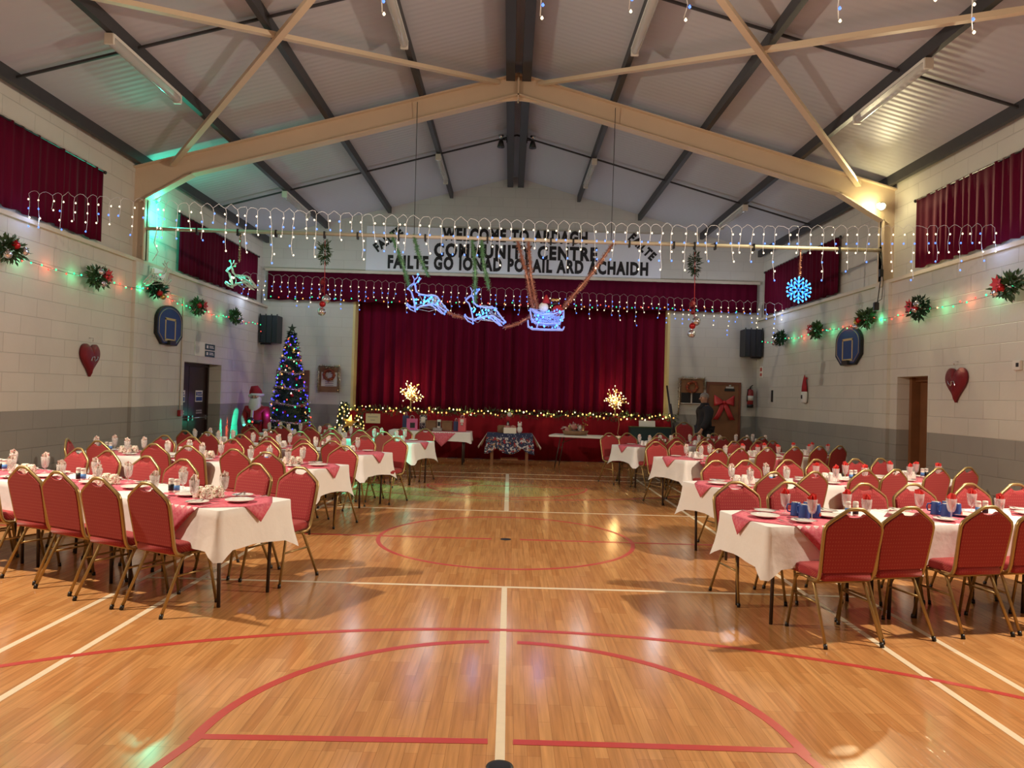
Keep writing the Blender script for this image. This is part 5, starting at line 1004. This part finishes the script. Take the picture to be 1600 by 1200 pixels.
def notice(label, x0, x1, z0, z1, kind):
    t = thing('notice_board', label, 'notice board', ((x0 + x1) / 2, YB, (z0 + z1) / 2), 0, 'notice boards by the stage'); a, b = (x1 - x0) / 2, (z1 - z0) / 2
    obj('board_panel', G().box((-a, -.03, -b), (a, 0, b)), 'board', t, .004)
    if kind == 0:
        obj('poster', G().box((-a * .8, -.034, -b * .55), (a * .8, -.03, b * .55)), 'paper', t); lt = G()
        for k in range(3): lt.box((-a * .4, -.036, -b * .2 - k * .05), (a * .45, -.034, -b * .2 - k * .05 + .016))
        obj('poster_print', lt, 'grey', t)
    else:
        for q in (-1, 1): obj('dark_poster', G().box((min(q * a * .08, q * a * .85), -.034, -b * .9), (max(q * a * .08, q * a * .85), -.03, -b * .1)), 'letter', t); 
        obj('poster_border', G().box((-a * .05, -.034, -b * .95), (a * .05, -.03, -b * .05)).box((-a * .9, -.034, -b * .96), (a * .9, -.03, -b * .9)), 'paper', t)
    g = G(); c = (0, -.07, b * .35); ring = [(c[0] + .125 * math.cos(q * PI / 12), c[1], c[2] + .125 * math.sin(q * PI / 12)) for q in range(24)]
    g.tube(ring, .035, 7, closed=True)
    for q in ring[::2]: blades(g, q, .04, 10, int(q[0] * 1000) + 500, .05, .02)
    obj('wreath', g, 'wreath', t, fix=False)
    P = [(-a - .01, -.075, -b), (-a - .01, -.075, b), (a + .01, -.075, b)] + ([(a + .01, -.075, -b)] if kind == 0 else [(a + .01, -.075, b * .2)])
    if kind: P = [(-a - .03, -.075, -b - .28)] + P
    tinsel('', P, 'stinsel', .058, 70 + kind, 'tinsel_border', None, t, 500)
notice('notice board with silver tinsel border and wreath over a white poster', -4.86, -4.36, 1.55, 2.2, 0); notice('notice board with gold tinsel and a wreath over dark posters', 4.33, 4.95, 1.5, 2.16, 1)
t = thing('ribbon_bow', 'big red ribbon bow hung on the brown door', 'bow', (5.47, YB - .05, 1.58))
for s in (-1, 1):
    obj('bow_loop', G().grid(6, 4, lambda u, v: (s * (.02 + .24 * u), -.02 - .07 * math.sin(PI * u) * (1 if v < .5 else .4), (v - .5) * (.05 + .24 * u) + .04 * u)), 'bow', t, solid=.004)
    obj('bow_tail', G().grid(4, 3, lambda u, v: (s * (.03 + .13 * u + .06 * u * u) + (v - .5) * .13, -.02 - .02 * math.sin(3 * u), -.02 - .42 * u - .04 * abs(v - .5))), 'bow', t, solid=.004)
obj('knot', G().ball((0, -.04, 0), .045, 10, 0, (1, .7, 1)), 'bow', t)
t = thing('fire_extinguisher', 'red fire extinguisher on the wall beside the brown door', 'fire extinguisher', (6.12, YB - .1, 1.46))
obj('cylinder', G().lathe([(.07, .06), (.078, .08), (.078, .40), (.06, .45), (.025, .47)], n=18), 'ext', t); obj('base_boot', G().lathe([(.0, 0), (.082, 0), (.082, .08), (.07, .085)], n=18), 'black', t)
obj('valve', G().tube([(0, 0, .46), (0, 0, .52)], .018, 8).beam((0, 0, .52), (.03, -.08, .57), .025, .012).beam((0, 0, .50), (.02, -.09, .50), .025, .012), 'black', t); obj('hose', G().tube([(0, 0, .5), (-.07, -.02, .46), (-.09, -.03, .3), (-.088, -.03, .15)], .011, 6), 'black', t)
obj('label', G().lathe([(.0785, .18), (.0785, .30)], n=18), 'paper', t); obj('wall_bracket', G().box((-.04, .0, .2), (.04, .1, .3)), 'black', t)
t = thing('safety_sign', 'small red and white safety notice above the fire extinguisher', 'sign', (HW - .004, 18.15, 2.36)); obj('sign_plate', G().box((-.004, -.1, -.14), (.004, .1, .14)), 'paper', t); obj('sign_print', G().box((-.006, -.07, .02), (-.004, .07, .11)).box((-.006, -.07, -.1), (-.004, .07, -.03)), 'rline', t)
tag(obj('wall_strip', G().box((HW - .03, 17.3, 1.62), (HW, 17.36, 1.9)), 'black'), 'slim black fitting on the right wall near the extinguisher', 'fitting')
t = thing('felt_hanging', 'red hat shaped felt hanging with white fur foot on the right wall', 'wall decoration', (HW - .05, 15.35, 1.92))
obj('red_cone', G().lathe([(.115, -.08), (.10, .05), (.06, .20), (.012, .30)], n=12, mx=Matrix.Diagonal((.4, 1, 1)).to_3x3()), 'suit', t); obj('white_foot', G().lathe([(.09, -.30), (.12, -.27), (.13, -.12), (.12, -.06), (.0, -.05)], n=12, mx=Matrix.Diagonal((.4, 1, 1)).to_3x3()), 'fur', t)
obj('dark_motif', G().box((-.058, -.02, -.21), (-.045, .03, -.13)), 'letter', t); obj('hanging_loop', G().tube([(0, 0, .29), (0, 0, .38), (.04, 0, .38)], .004, 5), 'wire', t); obj('bobble', G().ball((-.01, -.12, .22), .025, 8), 'suit', t)
t = thing('thermostat', 'small cream thermostat box on the right wall', 'thermostat', (HW - .02, 8.95, 2.17)); obj('case', G().box((-.02, -.07, -.06), (.02, .07, .06)), 'whitepl', t, .006); obj('dark_window', G().box((-.022, -.05, -.02), (-.02, .0, .03)), 'black', t)
t = thing('exit_sign', 'green and white exit sign above the dark double doors', 'sign', (-HW + .01, 14.95, 2.37))
obj('backing_plate', G().box((-.008, -.52, -.15), (.0, .30, .14)), 'paper', t)
for z in (-.085, .06): obj('sign_panel', G().box((.0, -.05, z - .06), (.012, .42, z + .06)), 'extsign', t)
obj('arrow_print', G().box((.012, .0, .03), (.014, .08, .09)).box((.012, .14, .04), (.014, .36, .055)).box((.012, .14, .07), (.014, .33, .085)).box((.012, .0, -.11), (.014, .08, -.05)).box((.012, .14, -.10), (.014, .36, -.085)).box((.012, .14, -.07), (.014, .33, -.055)), 'paper', t)
t = thing('emergency_light', 'green lit emergency bulkhead light below the left wall ledge', 'emergency light', (-HW + .07, 12.65, 3.56)); obj('housing', G().box((-.07, -.30, -.10), (-.01, .26, .10)), 'whitepl', t, .01); obj('lens', G().box((-.01, -.2, -.085), (.05, .25, .085)), 'china', t, .02)
t = thing('alarm_call_point', 'red alarm call point at the end of its conduit by the double doors', 'alarm', (-HW + .036, 13.82, 1.09)); obj('call_box', G().box((-.03, -.06, -.06), (.03, .06, .06)), 'ext', t, .006); obj('conduit', G().tube([(-.014, 0, .06), (-.014, 0, 2.2), (-.014, -.5, 2.2)], .012, 6), 'cream', t)
t = thing('power_lead', 'black lead with hanging plug adaptor at the right end of the bar', 'cable', (6.16, 12.1, 0))
obj('cable', G().tube([(0, .05, 4.22), (.03, 0, 3.95), (-.02, -.03, 3.65), (-.06, -.05, 3.38), (-.08, -.05, 3.30)], .008, 6).tube([(.02, .02, 4.2), (.05, .0, 3.7), (.02, -.02, 3.4), (-.08, -.05, 3.34)], .006, 6), 'black', t); obj('plug', G().box((-.13, -.09, 3.2), (-.05, -.02, 3.34)), 'black', t, .01); obj('switch_box', G().box((-.02, -.03, 3.78), (.04, .03, 3.90)), 'black', t, .006)
# ------------------------------------------------------------------ along the stage front
def box_thing(name, label, cat, loc, sz, m, group=None, extra=None, rz=0.0, bevel=.006):
    t = thing(name, label, cat, loc, rz, group); obj('body', G().box((-sz[0] / 2, -sz[1] / 2, 0), (sz[0] / 2, sz[1] / 2, sz[2])), m, t, bevel)
    for nm, lo, hi, mm in extra or (): obj(nm, G().box(lo, hi), mm, t)
    return t
def bag(label, loc, sz, m, rz, print_=None):
    t = thing('gift_bag', label, 'gift bag', loc, rz, 'raffle gifts on the stage side table'); a, b, h = sz[0] / 2, sz[1] / 2, sz[2]
    obj('bag_body', G().add([(-a, -b, 0), (a, -b, 0), (a, b, 0), (-a, b, 0), (-a, -b, h), (a, -b, h), (a, b, h), (-a, b, h), (-a * .98, 0, h * .5), (a * .98, 0, h * .5)], [(0, 1, 5, 4), (2, 3, 7, 6), (0, 3, 2, 1), (1, 2, 9), (2, 6, 9), (6, 5, 9), (5, 1, 9), (3, 0, 8), (0, 4, 8), (4, 7, 8), (7, 3, 8)]), m, t, solid=.002)
    for y in (-b, b): obj('handle', G().tube([(-a * .4, y, h - .01), (-a * .35, y, h + .05), (0, y, h + .075), (a * .35, y, h + .05), (a * .4, y, h - .01)], .003, 5), 'wire', t)
    if print_: obj('bag_print', print_, 'letter' if m == 'bag_pink' else 'paper', t)
    return t
t = make_table((-1.78, 16.68, 0), 0, 'white clothed side table standing against the left half of the stage front', None); t.scale = (1.5, 1, 1)
o = obj('tablecloth', cloth_geo(1.84, TW + .01, TZ + .001, .2, 77, .05, .015), 'cloth', loc=(-1.78, 16.68, 0)); tag(o, 'white cloth over the side table of gifts at the stage front', 'tablecloth')
o = obj('table_topper', topper_geo(TW, ZC + .002, .70), 'pink', loc=(-1.50, 16.68, 0), solid=.0015); tag(o, 'pink topper hanging in a triangle from the gift table at the stage front', 'table topper')
Zt = ZC + .006
bag('navy gift bag standing behind the pink gift bag', (-2.40, 16.85, Zt), (.13, .1, .32), 'bag_navy', 0); bag('pink gift bag at the left end of the gift table', (-2.22, 16.62, Zt), (.24, .12, .26), 'bag_pink', .25, G().box((-.05, -.064, .05), (.06, -.061, .17)))
t = box_thing('gift_box', 'black and white printed box behind the pink gift bag', 'box', (-1.99, 16.86, Zt), (.16, .1, .34), 'print', 'raffle gifts on the stage side table'); obj('price_card', G().box((-.05, -.056, .16), (.05, -.051, .3)), 'paper', t)
for x, lb in ((-1.79, 'brown wicker hamper on the gift table, beside the printed box'), (-1.42, 'brown wicker hamper on the gift table, beside the navy bottle bag')):
    t = box_thing('hamper', lb, 'hamper', (x, 16.72, Zt), (.24, .2, .2), 'hamper', 'raffle gifts on the stage side table', bevel=.012); obj('lid', G().box((-.125, -.105, .2), (.125, .105, .225)), 'hamper', t, .008)
t = box_thing('bottle_box', 'white bottle box between the two hampers', 'box', (-1.61, 16.74, Zt), (.085, .085, .25), 'paper', 'raffle gifts on the stage side table'); obj('box_print', G().box((-.03, -.046, .1), (.03, -.0425, .2)), 'letter', t)
box_thing('gift_box', 'low grey box in front of the hampers on the gift table', 'box', (-1.62, 16.5, Zt), (.2, .14, .07), 'grey', 'raffle gifts on the stage side table')
bag('navy bottle bag beside the coral gift bag', (-1.22, 16.74, Zt), (.11, .09, .22), 'bag_navy', 0); bag('tall coral gift bag at the right end of the gift table', (-1.07, 16.66, Zt), (.17, .11, .30), 'bag_coral', -.1, G().box((-.04, -.058, .2), (.04, -.0555, .28)).lathe([(.03, 0), (0, .001)], (0, -.058, .16), 12, mx=Matrix.Rotation(PI / 2, 3, 'X')))
# small wooden table with the festive cloth
t = thing('wooden_table', 'small wooden table under the blue festive cloth at the stage front', 'table', (.03, 16.75, 0))
obj('table_top', G().box((-.48, -.28, .69), (.48, .28, .72)), 'wood', t, .004); obj('table_apron', G().box((-.42, -.24, .60), (.42, .24, .69)), 'wood', t)
for sx in (-1, 1):
    for sy in (-1, 1): obj('leg', G().box((sx * .40 - .03, sy * .22 - .03, 0), (sx * .40 + .03, sy * .22 + .03, .62)), 'wood', t)
obj('lower_shelf', G().box((-.2, -.2, .12), (.2, .2, .15)), 'wood', t)
g = G()
def fest(u, v):
    x = -.52 + 1.04 * u; z0 = .727; d = .42 * v; sc = .30 + .14 * abs(math.cos(u * PI * 2.0 + .0)) ** .7
    return (x * (1 + .10 * v), -.30 - .03 * v - .012 * math.sin(u * 26) * v, z0 - sc * v * 1.05)
g.grid(48, 10, fest); g.grid(10, 6, lambda u, v: (-.52 + 1.04 * u, -.30 + .60 * v, .727))
for s in (-1, 1): g.grid(10, 6, lambda u, v: (s * (.52 + .20 * v * (1 - .3 * u)), -.30 + .60 * u, .727 - (.30 + .06 * math.sin(u * 7)) * v), 1)
tag(obj('festive_tablecloth', g, ['festive', 'cloth'], loc=(.03, 16.75, 0), solid=.002), 'blue tablecloth printed with red and white winter shapes on the wooden table', 'tablecloth')
t = box_thing('hamper_box', 'white box of wrapped treats on the festive cloth', 'box', (.03, 16.6, .732), (.29, .2, .13), 'paper'); obj('treats', G().ball((-.06, .02, .14), .07, 8, 0, (1.2, 1, .6)).ball((.07, .0, .145), .06, 8, 0, (1.2, 1, .7)), 'cello', t); 
t = box_thing('wicker_basket', 'small brown basket behind the white box on the festive cloth', 'basket', (-.16, 16.82, .732), (.2, .16, .17), 'hamper', bevel=.02)
t = thing('bottle', 'dark bottle with white topped hat behind the white box', 'bottle', (-.02, 16.92, .732)); obj('bottle_body', G().lathe([(0, 0), (.04, 0), (.042, .02), (.042, .2), (.016, .27), (.015, .31), (0, .31)], n=14), 'tipple', t); obj('bottle_hat', G().lathe([(.05, .27), (.055, .33), (.02, .44), (0, .45)], n=12), 'suit', t); obj('hat_bobble', G().ball((.03, -.02, .42), .055, 10), 'fur', t)
t = thing('soft_toy', 'small white soft toy beside the box on the festive cloth', 'toy', (.25, 16.58, .732)); obj('toy_body', G().ball((0, 0, .09), .065, 12, 0, (1, .8, 1.3)).ball((0, -.01, .2), .05, 12).ball((.03, -.01, .25), .018, 8, 0, (1, .6, 1.5)).ball((-.03, -.01, .25), .018, 8, 0, (1, .6, 1.5)), 'fur', t); obj('toy_hat', G().lathe([(.035, .235), (.0, .31)], n=10), 'suit', t)
# white plastic folding table with a wrapped basket
t = thing('plastic_table', 'white plastic folding table standing askew before the right half of the stage', 'table', (1.84, 16.42, 0), math.radians(-14))
obj('table_top', G().box((-.88, -.36, .70), (.88, .36, .74)), 'plasticw', t, .012)
for sx in (-1, 1):
    for sy in (-1, 1): obj('leg', G().tube([(sx * .62, sy * .26, .70), (sx * .74, sy * .28, 0)], .012, 8), 'darkmetal', t)
    obj('leg_brace', G().tube([(sx * .66, -.265, .45), (sx * .66, .265, .45)], .009, 6).tube([(sx * .64, 0, .55), (sx * .25, 0, .70)], .009, 6), 'darkmetal', t)
t = thing('gift_basket', 'basket of goods in clear wrapping on the white plastic table', 'gift basket', (1.52, 16.5, .742), .2)
obj('basket', G().lathe([(.0, 0), (.24, 0), (.28, .1), (.27, .1), (.23, .02), (0, .02)], n=20, mx=Matrix.Diagonal((1.1, .75, 1)).to_3x3()), 'hamper', t)
rb = random.Random(4)
for k, (m, r) in enumerate((('cello', .075), ('hamper', .07), ('goldball', .05), ('cello', .08), ('bag_coral', .05), ('goldball', .045), ('hamper', .075), ('paper', .05), ('cello', .07), ('goldball', .04))):
    obj('wrapped_item', G().ball((-.19 + .042 * k, rb.uniform(-.08, .08), .09 + .09 * math.sin(PI * (k + .7) / 10) + rb.uniform(-.01, .02)), r, 9, 0, (1, .9, rb.uniform(.8, 1.2))), m, t)
g = blades(G(), (-.02, 0, .15), .2, 90, 77, .08, .05, (1.25, .8, .55)); obj('crinkled_wrap', g, 'glass', t, fix=False); obj('gold_bow', blades(G(), (.2, -.05, .22), .05, 24, 78, .06, .03), 'goldball', t, fix=False)
# portable steps, poles, paper notes
t = thing('portable_steps', 'dark green portable steps standing against the right end of the stage', 'steps', (3.48, 17.72, 0)); obj('upper_step', G().box((-.50, -.02, 0), (.50, .30, .90)), 'teal', t, .006); obj('lower_step', G().box((-.50, -.34, 0), (.50, -.02, .55)), 'teal', t, .006); obj('tread', G().box((-.51, -.04, .90), (.51, .31, .92)), 'leaf', t); obj('tread', G().box((-.51, -.36, .55), (.51, -.02, .57)), 'leaf', t)
tag(obj('paper_sheet', G().box((-.2, -.004, 0), (.2, .004, .15), mx=Matrix.Rotation(-.25, 3, 'X')), 'paper', loc=(3.40, 17.8, .925)), 'white sheet of paper propped on the dark green steps', 'paper')
for k, (x0, x1, zt, nm) in enumerate(((4.12, 3.90, 1.95, 'tallest of the three poles leaning'), (4.18, 4.0, 1.5, 'middle of the three poles leaning'), (4.26, 4.08, 1.25, 'shortest of the three poles leaning'))): tag(obj('leaning_pole', G().tube([(x0, 17.55 + k * .06, 0.01), (x1, 17.98 if x1 < 4.05 else 18.4, zt)], .022, 8), 'dwood'), nm + ' at the right end of the stage', 'pole', 'leaning poles')
t = thing('paper_note', 'cream paper note pinned on the red stage front near the small conifers', 'note', (-3.38, 18.03, .93)); obj('sheet', G().box((-.18, -.004, -.12), (.18, .0, .12)), 'cpaper', t); obj('handwriting', G().box((-.13, -.006, .03), (.12, -.004, .045)).box((-.06, -.006, -.05), (.05, -.004, -.035)), 'grey', t)
t = thing('door_hanging', 'silvery grey foil ornament hung on the brown side door', 'decoration', (6.6, 11.02, 1.5))
obj('hanging_loop', G().tube([(.03, 0, .22), (0, 0, .2), (0, 0, .12)], .004, 5), 'wire', t); obj('foil_body', G().lathe([(.01, .14), (.04, .08), (.06, -.02), (.045, -.12), (.0, -.16)], n=10, mx=Matrix.Diagonal((.5, 1, 1)).to_3x3()), 'silver', t)
